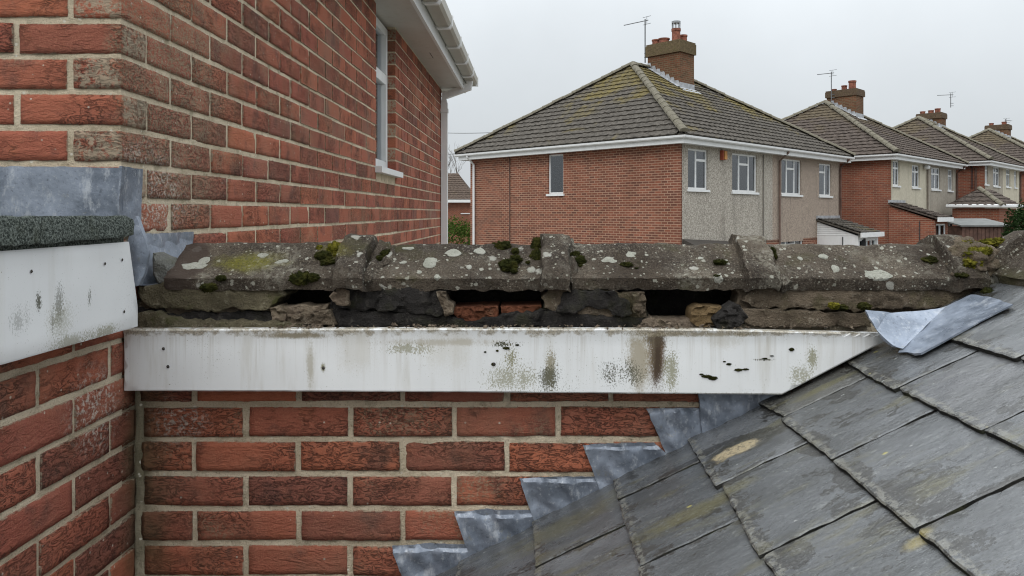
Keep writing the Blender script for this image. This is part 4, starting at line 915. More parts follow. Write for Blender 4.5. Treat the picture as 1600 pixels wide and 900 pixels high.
for i, (xt, js) in enumerate(courses):
    gx = tails[i + 1] - xt
    js = [j * k_ for j in js]
    if not js: js = [1.35]
    j = js[-1]
    while j > 0.32: j -= 0.277; js.append(j)
    js = [wy] + js
    for q in range(len(js) - 1):
        if js[q] - js[q + 1] < 0.02: continue
        mb = slate(xt, gx, js[q + 1], js[q], i * 20 + q + 1, lift=random.Random(i * 31 + q).uniform(0, 0.0012))
        sl = mb.build('slate', SLATE, roof, False, fix=False)
        sl.data.materials.append(SLATEDGE)
        for pol in sl.data.polygons:
            if pol.index >= mb.rim: pol.material_index = 1
        at1 = sl.data.attributes.new('tail', 'FLOAT', 'POINT'); at2 = sl.data.attributes.new('side', 'FLOAT', 'POINT')
        at1.data.foreach_set('value', [(v.co.x - xt) / gx for v in sl.data.vertices])
        at2.data.foreach_set('value', [min(v.co.y - js[q + 1], js[q] - v.co.y) for v in sl.data.vertices])
# cover strip of narrow slate against the wall, underlay, far slope
mb = MB()
a, b = -0.5, 1.09
mb.add([(a, 0.25, rz(a) - 0.012), (b, 0.25, rz(b) - 0.012), (b, D + 0.1, rz(b) - 0.012), (a, D + 0.1, rz(a) - 0.012), (a, 0.25, rz(a) - 0.03), (b, 0.25, rz(b) - 0.03), (b, D + 0.1, rz(b) - 0.03), (a, D + 0.1, rz(a) - 0.03)], [(0, 1, 2, 3), (4, 5, 6, 7), (0, 1, 5, 4), (1, 2, 6, 5), (2, 3, 7, 6), (3, 0, 4, 7)])
mb.build('underlay', TIMBER, roof)
mb = MB()
for i in range(8):
    xa = 2.55 - 0.17 * i; za = rz(1.09) - SL * (xa - 1.09); xb = xa - 0.19; zb = rz(1.09) - SL * (xb - 1.09)
    for q in range(5):
        y0 = 0.3 + 0.28 * q; y1 = min(D, y0 + 0.277)
        mb.add([(xa, y0, za + 0.016), (xa, y1, za + 0.016), (xb, y1, zb + 0.004), (xb, y0, zb + 0.004), (xa, y0, za + 0.008), (xa, y1, za + 0.008), (xb, y1, zb - 0.004), (xb, y0, zb - 0.004)], [(0, 1, 2, 3), (4, 5, 6, 7), (0, 1, 5, 4), (1, 2, 6, 5), (2, 3, 7, 6), (3, 0, 4, 7)])
mb.build('slate_field', SLATE, roof, kind='stuff')
# lead saddle where the fascia meets the slates
FA, FB_, FC = on_roof(1478, 479, 0.0225), on_roof(1411, 545, 0.0225), P(1352, 486, YF - 0.014)
eu = (FA - FB_).normalized(); fn = eu.cross(FC - FB_).normalized(); fn = -fn if fn.y > 0 else fn; ev = fn.cross(eu)
def onleaf(px_, py_):
    d_ = Vector(((px_ - CX) / F, 1, -(py_ - CY) / F)); c0 = Vector((0, 0, E)); t = (FB_ - c0).dot(fn) / d_.dot(fn); q = c0 + d_ * t - FB_; return (q.dot(eu), q.dot(ev))
lo_ = [onleaf(*q) for q in ((1478, 479), (1440, 484), (1395, 487), (1352, 485), (1358, 497), (1368, 511), (1381, 525), (1396, 538), (1411, 545), (1432, 524), (1455, 501))]
mb = slab(lo_, lambda a, b, d_: FB_ + eu * a + ev * b + fn * d_, 0.003, 0.008, 0.003, 0, 0, 0.0006, 71, 16, extra=lambda a, b: -0.010 * math.sin(min(1, abs(b) / 0.07) * math.pi))
mb.build('lead_saddle', LEADB, roof, True, 'pale lead saddle leaf lapping over the fascia end')
ro_ = []
for q in ((1411, 545), (1432, 524), (1455, 501), (1478, 479), (1500, 468), (1525, 457), (1555, 459), (1590, 471), (1560, 486), (1500, 519), (1462, 540), (1447, 548), (1437, 549), (1424, 545)):
    v = on_roof(q[0], q[1], 0.0215); ro_.append((v.y, (v.x - X0R) / cs))
def leafr(a, b, d_): return Vector((X0R, a, Z0R)) + Vector((cs, 0, sn)) * b + Vector((-sn, 0, cs)) * (0.0215 + d_)
mb = slab(ro_, leafr, 0.003, 0.009, 0.0022, 0, 0, 0.0015, 72, 18, extra=lambda a, b: 0.001 * math.sin(a * 40))
mb.build('lead_saddle', LEADB, roof, True, 'pale lead saddle leaf dressed flat on the slates')
# ---------------------------------------------------------------- the houses across the way
def nrm(x, y): v = Vector((x, y, 0)); return v.normalized()
DR, DL = nrm(1146, 1200), nrm(-1164, 1200)
NR, NL = Vector((DR.y, -DR.x, 0)), Vector((-DL.y, DL.x, 0))
def tile_face(mb, p0, p1, q0, q1, gauge, roll):
    """interlocking tiles between a level eave p0-p1 and a ridge q0-q1 (q0 above the p0 side)"""
    e = (p1 - p0).normalized(); L_ = (p1 - p0).length
    a0 = (q0 - p0).dot(e); a1 = (q1 - p0).dot(e)
    s_ = (q0 - p0 - e * a0); SLN = s_.length; s_.normalize(); n_ = e.cross(s_).normalized()
    if n_.z < 0: n_ = -n_
    rows_ = max(2, int(round(SLN / gauge))); g_ = SLN / rows_
    rr = random.Random(int(L_ * 100))
    for r in range(rows_):
        t0, t1 = r * g_ / SLN, (r + 1) * g_ / SLN
        lo0, hi0, lo1, hi1 = a0 * t0, L_ + (a1 - L_) * t0, a0 * t1, L_ + (a1 - L_) * t1
        nc = int(L_ / (roll / 3)) + 1; jit = rr.gauss(0, 0.02)
        vs_ = []
        for c in range(nc + 1):
            u_ = c * roll / 3 + (0.5 * roll if r % 2 and roll > 0.31 else 0) + jit - roll
            h = (0.0, 0.020, 0.006)[c % 3] + rr.gauss(0, 0.0025)
            ub = min(max(u_, lo0), hi0); ut = min(max(u_, lo1), hi1)
            b_ = p0 + e * ub + s_ * (r * g_ + rr.gauss(0, 0.006)); t_ = p0 + e * ut + s_ * ((r + 1.12) * g_ if r < rows_ - 1 else (r + 1) * g_)
            vs_ += [b_ + n_ * (0.008 + h), b_ + n_ * (0.052 + h), t_ + n_ * (0.012 + h)]
        fs_ = []
        for c in range(nc): fs_ += [(3 * c, 3 * c + 3, 3 * c + 4, 3 * c + 1), (3 * c + 1, 3 * c + 4, 3 * c + 5, 3 * c + 2)]
        mb.add(vs_, fs_)
def wall_open(mb, mp, u0, u1, z0, z1, ops, rev=0.09):
    us = sorted(set([u0, u1] + [x for o_ in ops for x in o_[:2]])); zs = sorted(set([z0, z1] + [x for o_ in ops for x in o_[2:4]]))
    for i in range(len(us) - 1):
        for j in range(len(zs) - 1):
            a, b, c, d_ = us[i], us[i + 1], zs[j], zs[j + 1]; m_u, m_z = (a + b) / 2, (c + d_) / 2
            if any(o_[0] < m_u < o_[1] and o_[2] < m_z < o_[3] for o_ in ops): continue
            mb.add([mp(a, c, 0), mp(b, c, 0), mp(b, d_, 0), mp(a, d_, 0)], [(0, 1, 2, 3)], [[(a, c), (b, c), (b, d_), (a, d_)]])
    for a, b, c, d_ in [o_[:4] for o_ in ops]:
        for q in (((a, c), (a, d_)), ((b, c), (b, d_)), ((a, c), (b, c)), ((a, d_), (b, d_))):
            (x0, y0), (x1, y1) = q
            mb.add([mp(x0, y0, 0), mp(x1, y1, 0), mp(x1, y1, -rev), mp(x0, y0, -rev)], [(0, 1, 2, 3)], [[(x0, y0), (x1, y1), (x1 + rev, y1), (x0 + rev, y0)]])
def window(parent, mp, a, b, c, d_, cols, name='window', sill=True, curtain=0.75, back=-0.05):
    """cols: (fraction of width, transom height fraction or 0)"""
    mb = MB(); fw = 0.055
    def bar(u0, u1, z0, z1, d0=back - 0.05, d1=back): mb.box(u0, u1, z0, z1, d0, d1, lambda u, z, d: mp(u, z, d))
    bar(a, a + fw, c, d_); bar(b - fw, b, c, d_); bar(a + fw, b - fw, c, c + fw); bar(a + fw, b - fw, d_ - fw, d_)
    panes = []; x = a; W_ = b - a
    for i, (fr, tr) in enumerate(cols):
        x1 = x + W_ * fr
        if i < len(cols) - 1: bar(x1 - 0.028, x1 + 0.028, c + fw, d_ - fw, back - 0.045, back + 0.004)
        lo, hi = x + (fw if i == 0 else 0.028), x1 - (fw if i == len(cols) - 1 else 0.028)
        if tr:
            zt_ = d_ - (d_ - c) * tr; bar(lo, hi, zt_ - 0.035, zt_ + 0.035, back - 0.045, back + 0.004)
            panes += [(lo, hi, c + fw, zt_ - 0.035), (lo, hi, zt_ + 0.035, d_ - fw)]
        else: panes.append((lo, hi, c + fw, d_ - fw))
        x = x1
    w_ = mb.build(name, PVC, parent)
    for lo, hi, z0, z1 in panes:
        mb = MB(); mb.box(lo - 0.004, hi + 0.004, z0 - 0.004, z1 + 0.004, back - 0.03, back - 0.024, lambda u, z, d: mp(u, z, d)); mb.build('pane', GLASS, w_)
    if sill:
        mb = MB(); mb.box(a - 0.06, b + 0.06, c - 0.07, c - 0.003, back - 0.04, 0.05, lambda u, z, d: mp(u, z, d)); mb.build('sill', PVC, w_)
    mb = MB(); n = int((b - a) / 0.03)
    if curtain:
        vs_ = []
        for i in range(n + 1):
            u = a + 0.01 + (b - a - 0.02) * i / n; f = i / n
            dd = back - 0.16 + 0.025 * math.sin(i * 1.9)
            vs_ += [mp(u, c, dd), mp(u, d_, dd)]
        keep = [i for i in range(n) if abs(i / n - 0.5) > (1 - curtain) / 2]
        mb.add(vs_, [(2 * i, 2 * i + 2, 2 * i + 3, 2 * i + 1) for i in keep]); mb.build('curtain', NET, w_, fix=False)
    mb = MB(); mb.box(a - 0.2, b + 0.2, c - 0.2, d_ + 0.1, back - 0.5, back - 0.48, lambda u, z, d: mp(u, z, d)); mb.build('dark_room_panel', DARK, w_)  # flat near-black panel, the room's darkness put into its colour
    return w_
hipme = None
def hip_mesh(r=0.135, ln=0.44):
    mb = MB(); n = 8
    vs_ = []
    for i, (x, k) in enumerate(((0, 1.10), (0.06, 1.08), (0.07, 1.0), (ln, 0.95))):
        for j in range(n + 1):
            a = math.pi * j / n; vs_.append((x, math.cos(a) * r * k, math.sin(a) * r * k * 0.8))
    fs_ = [(i * (n + 1) + j, i * (n + 1) + j + 1, (i + 1) * (n + 1) + j + 1, (i + 1) * (n + 1) + j) for i in range(3) for j in range(n)] + [tuple(range(n + 1))]
    mb.add(vs_, fs_); return mb.mesh('hip_tile', HIPM, True)
HIPME = hip_mesh()
def hip_line(parent, p, q, solo, name='hip_tile', rj=random.Random(2)):
    d_ = (q - p); L_ = d_.length; d_.normalize(); side = d_.cross(Vector((0, 0, 1))).normalized(); up = side.cross(d_).normalized()
    R_ = Matrix((d_, side, up)).transposed().to_4x4()
    n = max(1, int(L_ / 0.40)); join = MB()
    for i in range(n):
        mw = Matrix.Translation(p + d_ * (L_ * i / n) + up * (0.02 + rj.gauss(0, 0.006))) @ R_ @ Matrix.Rotation(rj.gauss(0, 0.015), 4, 'Z') @ Matrix.Diagonal((L_ / n / 0.40, 1, 1, 1))
        if solo: link(name, HIPME, parent, mw=mw)
        else: join.add([mw @ v.co for v in HIPME.vertices], [tuple(f.vertices) for f in HIPME.polygons])
    if not solo: join.build(name, HIPM, parent, True, kind='stuff')
def build_house(o, U, V, zb, zg, za, a1, a2, label, brickm, tilem, lops, rsections, solo, chim=None, roll=0.30, caph=0.5, capm=None):
    """o near corner, U along the front, V deep, zb eaves underside, zg gutter top, za apex"""
    h = thing('semi_detached_house', label, 'house', (o.x + DR.x * U / 2 + DL.x * V / 2, o.y + DR.y * U / 2 + DL.y * V / 2, 0), 'semi-detached houses along the street')
    def pt(u, v, z): return Vector((o.x, o.y, 0)) + DR * u + DL * v + Vector((0, 0, z))
    mR = lambda u, z, d: pt(u, 0, z) + NR * d
    mL = lambda v, z, d: pt(0, v, z) + NL * d
    mb = MB(); wall_open(mb, mL, 0, V, 0, zb, lops)
    wall_open(mb, lambda v, z, d: pt(U, v, z) + DR * d, 0, V, 0, zb, []); wall_open(mb, lambda u, z, d: pt(u, V, z) + DL * d, 0, U, 0, zb, [])
    wall_open(mb, lambda u, z, d: pt(u, 0.01, z), 0, 0.09, 0, zb, [])
    mb.build('brick_wall', brickm, h, fix=False)
    for v0, v1, z0, z1, cl_ in lops: window(h, mL, v0, v1, z0, z1, cl_, curtain=0)
    for u0, u1, z0, z1, mat, ops in rsections:
        mb = MB(); wall_open(mb, mR, u0, u1, z0, z1, [q[:4] for q in ops]); mb.build('render_wall' if 'brick' not in mat.name else 'brick_wall', mat, h, fix=False)
        for q in ops: window(h, mR, *q[:4], q[4], curtain=(q[5] if len(q) > 5 else 0.8) * (0.62 + 0.5 * ((int(q[0] * 7) % 3) / 2)) if (len(q) < 6 or q[5]) else 0)
    # eaves: fascia, soffit, gutter swept round with a mitre
    def sweep(prof, name):
        mb = MB(); n = len(prof); rings = []
        for (u, v, su, sv) in ((0, V, -1, 1), (0, 0, -1, -1), (U, 0, 1, -1), (U, V, 1, 1), (0, V, -1, 1)):
            rings.append([pt(u + su * e_, v + sv * e_, z) for e_, z in prof])
        mb.add([p for r in rings for p in r], [(i * n + k, i * n + (k + 1) % n, (i + 1) * n + (k + 1) % n, (i + 1) * n + k) for i in range(4) for k in range(n)])
        return mb.build(name, PVC, h)
    sweep([(-0.05, zb), (0.30, zb), (0.30, zb + 0.012), (-0.05, zb + 0.012)], 'soffit_board')
    sweep([(0.301, zb - 0.015), (0.323, zb - 0.015), (0.323, zg + 0.01), (0.301, zg + 0.01)], 'fascia_board')
    gz_ = zg - 0.085
    sweep([(0.326, zg), (0.326, gz_ + 0.03), (0.345, gz_), (0.405, gz_), (0.432, gz_ + 0.03), (0.438, zg), (0.430, zg), (0.424, gz_ + 0.034), (0.402, gz_ + 0.008), (0.348, gz_ + 0.008), (0.334, gz_ + 0.034), (0.334, zg)], 'gutter')
    e_ = 0.40; zr = zg + 0.005
    A, B, C, Dd = pt(-e_, -e_, zr), pt(U + e_, -e_, zr), pt(U + e_, V + e_, zr), pt(-e_, V + e_, zr)
    P1, P2 = pt(a1, V / 2, za), pt(U - a2, V / 2, za)
    mb = MB(); mb.add([A, B, C, Dd, P1, P2], [(0, 1, 5, 4), (1, 2, 5), (2, 3, 4, 5), (3, 0, 4), (0, 3, 2, 1)]); rf = mb.build('roof', tilem, h)
    mb = MB(); tile_face(mb, A, B, P1, P2, 0.30, roll); tile_face(mb, Dd, A, P1, P1, 0.30, roll)
    tile_face(mb, B, C, P2, P2, 0.30, roll * 2)
    mb.build('roof_tiles', tilem, rf, kind='stuff', fix=False)
    for q, w_ in ((A, P1), (Dd, P1), (B, P2)): hip_line(rf, q + Vector((0, 0, 0.05)), w_ + Vector((0, 0, 0.04)), solo)
    hip_line(rf, P1 + Vector((0, 0, 0.03)), P2 + Vector((0, 0, 0.03)), solo, 'ridge_tile')
    if chim:
        c0, c1, v0, v1, zt_, pots = chim
        def ring(mb, g_, z0, z1):
            mp_ = [(c0 - g_, v0 - g_), (c1 + g_, v0 - g_), (c1 + g_, v1 + g_), (c0 - g_, v1 + g_)]
            for i in range(4):
                (a, b), (c, d_) = mp_[i], mp_[(i + 1) % 4]; w_ = abs(c - a) + abs(d_ - b)
                mb.add([pt(a, b, z0), pt(c, d_, z0), pt(c, d_, z1), pt(a, b, z1)], [(0, 1, 2, 3)], [[(0, z0), (w_, z0), (w_, z1), (0, z1)]])
            mb.add([pt(*q, z1) for q in mp_], [(0, 1, 2, 3)]); mb.add([pt(*q, z0) for q in mp_], [(0, 1, 2, 3)])
        mb = MB(); ring(mb, 0, zr + 0.8, zt_ - caph); ch = mb.build('chimney', CHIMB, h)
        mb = MB(); ring(mb, 0.06, zt_ - caph, zt_ - 0.03); ring(mb, 0.04, zt_ - 0.03, zt_ + 0.03); mb.build('chimney_cap', capm or CAPM, ch)
        for fu, fv, r_, hh, cowl in pots:
            c = pt(c0 + (c1 - c0) * fu, v0 + (v1 - v0) * fv, zt_)
            mb = MB(); mb.lathe(c, [(r_, 0), (r_ * 0.97, hh * 0.8), (r_ * 1.1, hh * 0.82), (r_ * 1.1, hh), (r_ * 0.8, hh), (r_ * 0.75, hh * 0.5)], 14); mb.build('chimney_pot', TERRA, ch, True)
            if cowl:
                mb = MB(); c2 = c + Vector((0, 0, hh))
                for j in range(8): a = j * math.pi / 4; mb.tube([c2 + Vector((r_ * .9 * math.cos(a), r_ * .9 * math.sin(a), -0.02)), c2 + Vector((r_ * .95 * math.cos(a), r_ * .95 * math.sin(a), 0.22))], 0.014, 5)
                mb.lathe(c2, [(r_ * 1.02, 0.20), (r_ * 1.05, 0.27), (r_ * 0.5, 0.31)], 14); mb.build('cowl', METAL, ch)
        # stepped lead at the stack's foot
        slope = (za - zr) / (V / 2 + e_)
        mb = MB()
        def zroof(v): return zr + slope * (v + e_) + 0.05
        mb.add([pt(c0 - 0.05, v0 - 0.22, zroof(v0 - 0.22)), pt(c1 + 0.2, v0 - 0.22, zroof(v0 - 0.22)), pt(c1 + 0.05, v0 - 0.012, zroof(v0) + 0.02), pt(c0 - 0.02, v0 - 0.012, zroof(v0) + 0.02)], [(0, 1, 2, 3)])
        mb.add([pt(c0 - 0.02, v0 - 0.013, zroof(v0) - 0.1), pt(c1 + 0.01, v0 - 0.013, zroof(v0) - 0.1), pt(c1 + 0.01, v0 - 0.013, zroof(v0) + 0.2), pt(c0 - 0.02, v0 - 0.013, zroof(v0) + 0.2)], [(0, 1, 2, 3)])
        k = 0; v = v0 - 0.02
        while v < min(V / 2, v1) - 0.15:
            mb.add([pt(c0 - 0.014, v, zroof(v) - 0.1), pt(c0 - 0.014, v + 0.2, zroof(v + 0.2) - 0.1), pt(c0 - 0.014, v + 0.2, zroof(v + 0.2) + 0.16), pt(c0 - 0.014, v + 0.07, zroof(v + 0.2) + 0.16), pt(c0 - 0.014, v, zroof(v) + 0.1)], [(0, 1, 2, 3, 4)])
            mb.add([pt(c0 - 0.18, v, zroof(v) + 0.02), pt(c0 - 0.18, v + 0.2, zroof(v + 0.2) + 0.02), pt(c0 - 0.012, v + 0.2, zroof(v + 0.2) + 0.05), pt(c0 - 0.012, v, zroof(v) + 0.05)], [(0, 1, 2, 3)])
            v += 0.21
        o_ = mb.build('chimney_flashing', LEADG, ch, fix=False); s2 = o_.modifiers.new('t', 'SOLIDIFY'); s2.thickness = 0.01
    return h, pt, mR, mL
def u_at(o, px_): k = (px_ - CX) / F; return (k * o.y - o.x) / (DR.x - k * DR.y)
def v_at(o, px_): k = (px_ - CX) / F; return (k * o.y - o.x) / (DL.x - k * DL.y)
def wr(o, x0, x1, y0, y1, cols, cur=0.8):                              # opening on the front, measured off the photograph
    a, b = u_at(o, x0), u_at(o, x1); Y_ = o.y + DR.y * (a + b) / 2
    return (a, b, E - (y1 - CY) * Y_ / F, E - (y0 - CY) * Y_ / F, cols, cur)
def wl(o, x0, x1, y0, y1, cols):
    a, b = v_at(o, x1), v_at(o, x0); Y_ = o.y + DL.y * (a + b) / 2
    return (a, b, E - (y1 - CY) * Y_ / F, E - (y0 - CY) * Y_ / F, cols)
c2a, c2b = [(0.45, 0), (0.55, 0.27)], [(0.55, 0.27), (0.45, 0)]
c3 = [(0.31, 0), (0.38, 0.27), (0.31, 0)]
# house 1
o1 = Vector((4.2, 22.0, 0)); U1 = u_at(o1, 1312); V1 = v_at(o1, 735)
uu = lambda x: u_at(o1, x)
zb1 = E + 1.99
gfz = E - 1.0
h1, pt1, mR1, mL1 = build_house(o1, U1, V1, zb1, E + 2.19, E + 5.42, V1 * 0.42, V1 * 0.47, 'nearest semi-detached house with red brick side, grey pebbledash front and big mossy hip roof', FARB, TILES,
    [wl(o1, 856.5, 880, 241, 303, [(1.0, 0)])],
    [(0.09, uu(1193), 0, zb1, REND1, [wr(o1, 1075, 1106, 233, 296, c2a), wr(o1, 1144, 1183, 241, 300, c3)]),
     (uu(1193), uu(1207), gfz, zb1, REND1, []), (uu(1207), U1, gfz, zb1, REND2, [wr(o1, 1221, 1252, 249, 304, c3), wr(o1, 1280, 1299, 256, 306, c2b)]),
     (uu(1193), U1, 0, gfz, FARB, [wr(o1, 1217, 1255, 373, 408, c3)])],
    True, (4.93, 5.9, 3.3, 4.75, E + 6.30, ((0.25, 0.22, 0.16, 0.50, True), (0.8, 0.25, 0.15, 0.36, False), (0.3, 0.62, 0.2, 0.24, False), (0.35, 0.88, 0.17, 0.26, False))), caph=0.42)
# downpipes, alarm box, rainwater pipe line, dark canopy
def pipe(parent, mp, u, z0, z1, mat, r=0.04, d_=0.07, off=0.0, neck=True):
    mb = MB(); pts = [mp(u, z0, d_), mp(u, z1, d_)]
    if neck: pts += [mp(u + off, z1 + 0.28, 0.38), mp(u + off, z1 + 0.36, 0.38)]
    mb.tube(pts, r, 8); return mb.build('downpipe', mat, parent, True)
pipe(h1, mL1, V1 - 0.28, 0, zb1 - 0.2, PVC, 0.045)
pipe(h1, mL1, v_at(o1, 797), 0, zb1 - 0.02, FENCE, 0.022, 0.02, neck=False)
pipe(h1, mR1, uu(1192), 0, zb1 - 0.05, plain('grey pipe', (0.16, 0.145, 0.125), 0.7), 0.022, 0.02, neck=False)
pipe(h1, mR1, uu(1216), 0, zb1 - 0.2, plain('brown pipe', (0.15, 0.10, 0.08), 0.7), 0.035, 0.06)
pipe(h1, mR1, U1 - 0.06, 0, zb1 - 0.2, FENCE, 0.045, 0.06)
a0 = uu(1125); Ya = o1.y + DR.y * a0
mb = MB(); za_ = E - (250 - CY) * Ya / F; zc_ = E - (235 - CY) * Ya / F
mb.box(a0, a0 + 0.17, za_, zc_, 0.002, 0.10, lambda u, z, d: mR1(u, z, d)); al = mb.build('alarm_box', plain('red alarm box', (0.25, 0.06, 0.03), 0.5), h1)
mb = MB(); mb.box(a0 + 0.07, a0 + 0.22, za_ + 0.02, zc_ - 0.02, 0.10, 0.13, lambda u, z, d: mR1(u, z, d)); mb.build('alarm_cover', BRASS, al)
mb = MB(); ub = uu(1135); zz_ = E - (378 - CY) * 22.5 / F
mb.add([mR1(0.1, zz_ + 0.10, 0.0), mR1(ub, zz_ - 0.02, 0.0), mR1(ub, zz_ - 0.15, 0.5), mR1(0.1, zz_ - 0.10, 0.5), mR1(0.1, zz_ - 0.25, 0.0), mR1(ub, zz_ - 0.25, 0.0), mR1(ub, zz_ - 0.25, 0.5), mR1(0.1, zz_ - 0.25, 0.5)], [(0, 1, 2, 3), (4, 5, 6, 7), (0, 1, 5, 4), (1, 2, 6, 5), (2, 3, 7, 6), (3, 0, 4, 7)])
mb.build('canopy', TIMBER, h1)
def leanto(h, mp, u0, u1, dep, zh, zl, wallm, tilem, sidem, win_cols, flat=False):
    """lean-to porch: tiled slope, lead at the wall, clad side, glazed front"""
    mb = MB(); t_ = 0.06
    mb.add([mp(u0 - .1, zh, 0), mp(u1 + .1, zh, 0), mp(u1 + .1, zl, dep + .12), mp(u0 - .1, zl, dep + .12), mp(u0 - .1, zh - t_, 0), mp(u1 + .1, zh - t_, 0), mp(u1 + .1, zl - t_, dep + .12), mp(u0 - .1, zl - t_, dep + .12)], [(0, 1, 2, 3), (4, 5, 6, 7), (0, 1, 5, 4), (1, 2, 6, 5), (2, 3, 7, 6), (3, 0, 4, 7)])
    po = mb.build('porch', tilem, h)
    mb = MB(); tile_face(mb, mp(u0 - .1, zl, dep + .12), mp(u1 + .1, zl, dep + .12), mp(u0 - .1, zh, 0), mp(u1 + .1, zh, 0), 0.22, 0.3); mb.build('porch_tiles', tilem, po, kind='stuff', fix=False)
    mb = MB(); mb.box(u0 - .12, u1 + .12, zh + 0.0, zh + 0.12, 0.004, 0.06, lambda u, z, d: mp(u, z, d)); mb.build('flashing', LEADG, po)
    mb = MB(); mb.box(u0 - .1, u1 + .12, zl - 0.16, zl + 0.01, dep + .125, dep + .19, lambda u, z, d: mp(u, z, d)); mb.build('gutter', PVC, po)
    mb = MB(); n = 7
    for i in range(n):                                                   # clad side wall, board over board
        z0_, z1_ = zl - 0.1 + (zh - zl) * i / n, zl - 0.1 + (zh - zl) * (i + 1) / n
        d1 = dep * (1 - i / n) - 0.02; d2 = dep * (1 - (i + 1) / n) - 0.02
        mb.add([mp(u0 + .006, z0_, 0), mp(u0 - 0.012, z0_, d1 * 0 + 0), mp(u0 - 0.012, z0_, d1), mp(u0 + .006, z1_, d2), mp(u0 + .006, z1_, 0)], [(1, 2, 3, 4)], [[(0, z0_), (d1, z0_), (d2, z1_), (0, z1_)]])
    mb.add([mp(u0, 0, 0), mp(u0, 0, dep), mp(u0, zl - 0.1, dep), mp(u0, zl - 0.1, 0)], [(0, 1, 2, 3)], [[(0, 0), (dep, 0), (dep, zl - 0.1), (0, zl - 0.1)]])
    mb.add([mp(u1, 0, 0), mp(u1, 0, dep), mp(u1, zl - 0.08, dep), mp(u1, zh - 0.08, 0)], [(0, 1, 2, 3)], [[(0, 0), (dep, 0), (dep, zl), (0, zh)]])
    mb.build('side_wall', sidem, po, fix=False)
    mb = MB(); ops = [(u0 + 0.15, u1 - 0.15, zl - 1.2, zl - 0.25)]
    wall_open(mb, lambda u, z, d: mp(u, z, dep + d), u0, u1, 0, zl - 0.06, ops); mb.build('front_wall', wallm, po, fix=False)
    window(h, lambda u, z, d: mp(u, z, dep + d), *ops[0], win_cols, curtain=0)
    return po
Yp = o1.y + DR.y * uu(1277)
po = leanto(h1, mR1, uu(1277), U1 - 0.1, 1.5, E - (342 - CY) * Yp / F, E - (364 - CY) * (Yp - 1) / F, PVC, TILES, PVC, [(0.25, 0.3), (0.25, 0.3), (0.25, 0.3), (0.25, 0.3)])
# side glazing of the porch
window(h1, lambda v, z, d: mR1(uu(1277), z, v) - DR * (d + 0.03), 0.12, 1.38, E - 1.75, E - 1.02, [(0.5, 0), (0.5, 0)], curtain=0, sill=False)
# house 2
o2 = Vector((14.4, 31.0, 0)); U2 = u_at(o2, 1494); V2_ = 9.2; u2 = lambda x: u_at(o2, x); zb2 = E + 2.16
um = u2(1424)
h2, pt2, mR2, mL2 = build_house(o2, U2, V2_, zb2, E + 2.36, E + 5.36, 4.4, 3.6, 'second house along the street with cream and taupe front and brown tiled roof', FARB2, TILES2, [],
    [(0.09, um, 0, zb2, CREAM, [wr(o2, 1395, 1405.5, 251, 290, [(0.5, 0.3), (0.5, 0.3)]), wr(o2, 1423 - 2, 1438, 257, 294, [(0.33, 0), (0.34, 0.3), (0.33, 0)])] if False else [wr(o2, 1395, 1405.5, 251, 290, [(0.5, 0.3), (0.5, 0.3)])]),
     (um, u2(1448), 0, zb2, CREAM, [wr(o2, 1425, 1437, 258, 293, [(0.5, 0.3), (0.5, 0.3)])]),
     (u2(1448), U2, 0, zb2, TAUPE, [wr(o2, 1455, 1469, 262, 296, [(0.5, 0.3), (0.5, 0.3)]), wr(o2, 1481, 1488.5, 265, 298, [(0.5, 0.3), (0.5, 0.3)]), wr(o2, 1453, 1467, 342, 392, [(0.5, 0.25), (0.5, 0.25)], 0)])],
    True, (4.9, 5.85, 3.3, 4.75, E + 5.98, ((0.3, 0.2, 0.17, 0.45, False), (0.4, 0.5, 0.13, 0.28, False), (0.4, 0.85, 0.12, 0.16, False))), caph=0.30, capm=CAPB)
pipe(h2, mR2, u2(1448), 0, zb2 - 0.1, plain('drab pipe', (0.20, 0.17, 0.14), 0.7), 0.04, 0.05, neck=False)
pipe(h2, mR2, U2 - 0.05, 0, zb2 - 0.2, FENCE, 0.05, 0.06)
mb = MB(); cc = mR2(u2(1443.5), E - (261 - CY) * 33.5 / F, 0.12)
mb.lathe(cc, [(0.06, -0.08), (0.13, -0.05), (0.15, 0.03), (0.10, 0.10)], 10); mb.build('security_light', PVC, h2, True)
Yq = o2.y + DR.y * u2(1388)
leanto(h2, mR2, u2(1389), u2(1411), 1.7, E - (317 - CY) * Yq / F, E - (340 - CY) * (Yq - 1.0) / F, FARB2, TILES2, FARB2, [(0.5, 0), (0.5, 0)])
uc = u2(1478); Yc_ = o2.y + DR.y * uc
mb = MB(); zc_ = E - (341 - CY) * Yc_ / F; mb.box(uc, U2 + 0.1, zc_, zc_ + 0.16, 0.004, 0.75, lambda u, z, d: mR2(u, z, d)); mb.build('door_canopy', GREYP, h2)
mb = MB(); mb.box(u2(1482), u2(1490), 0.1, zc_ - 0.2, 0.01, 0.06, lambda u, z, d: mR2(u, z, d)); mb.build('door', PVC, h2)
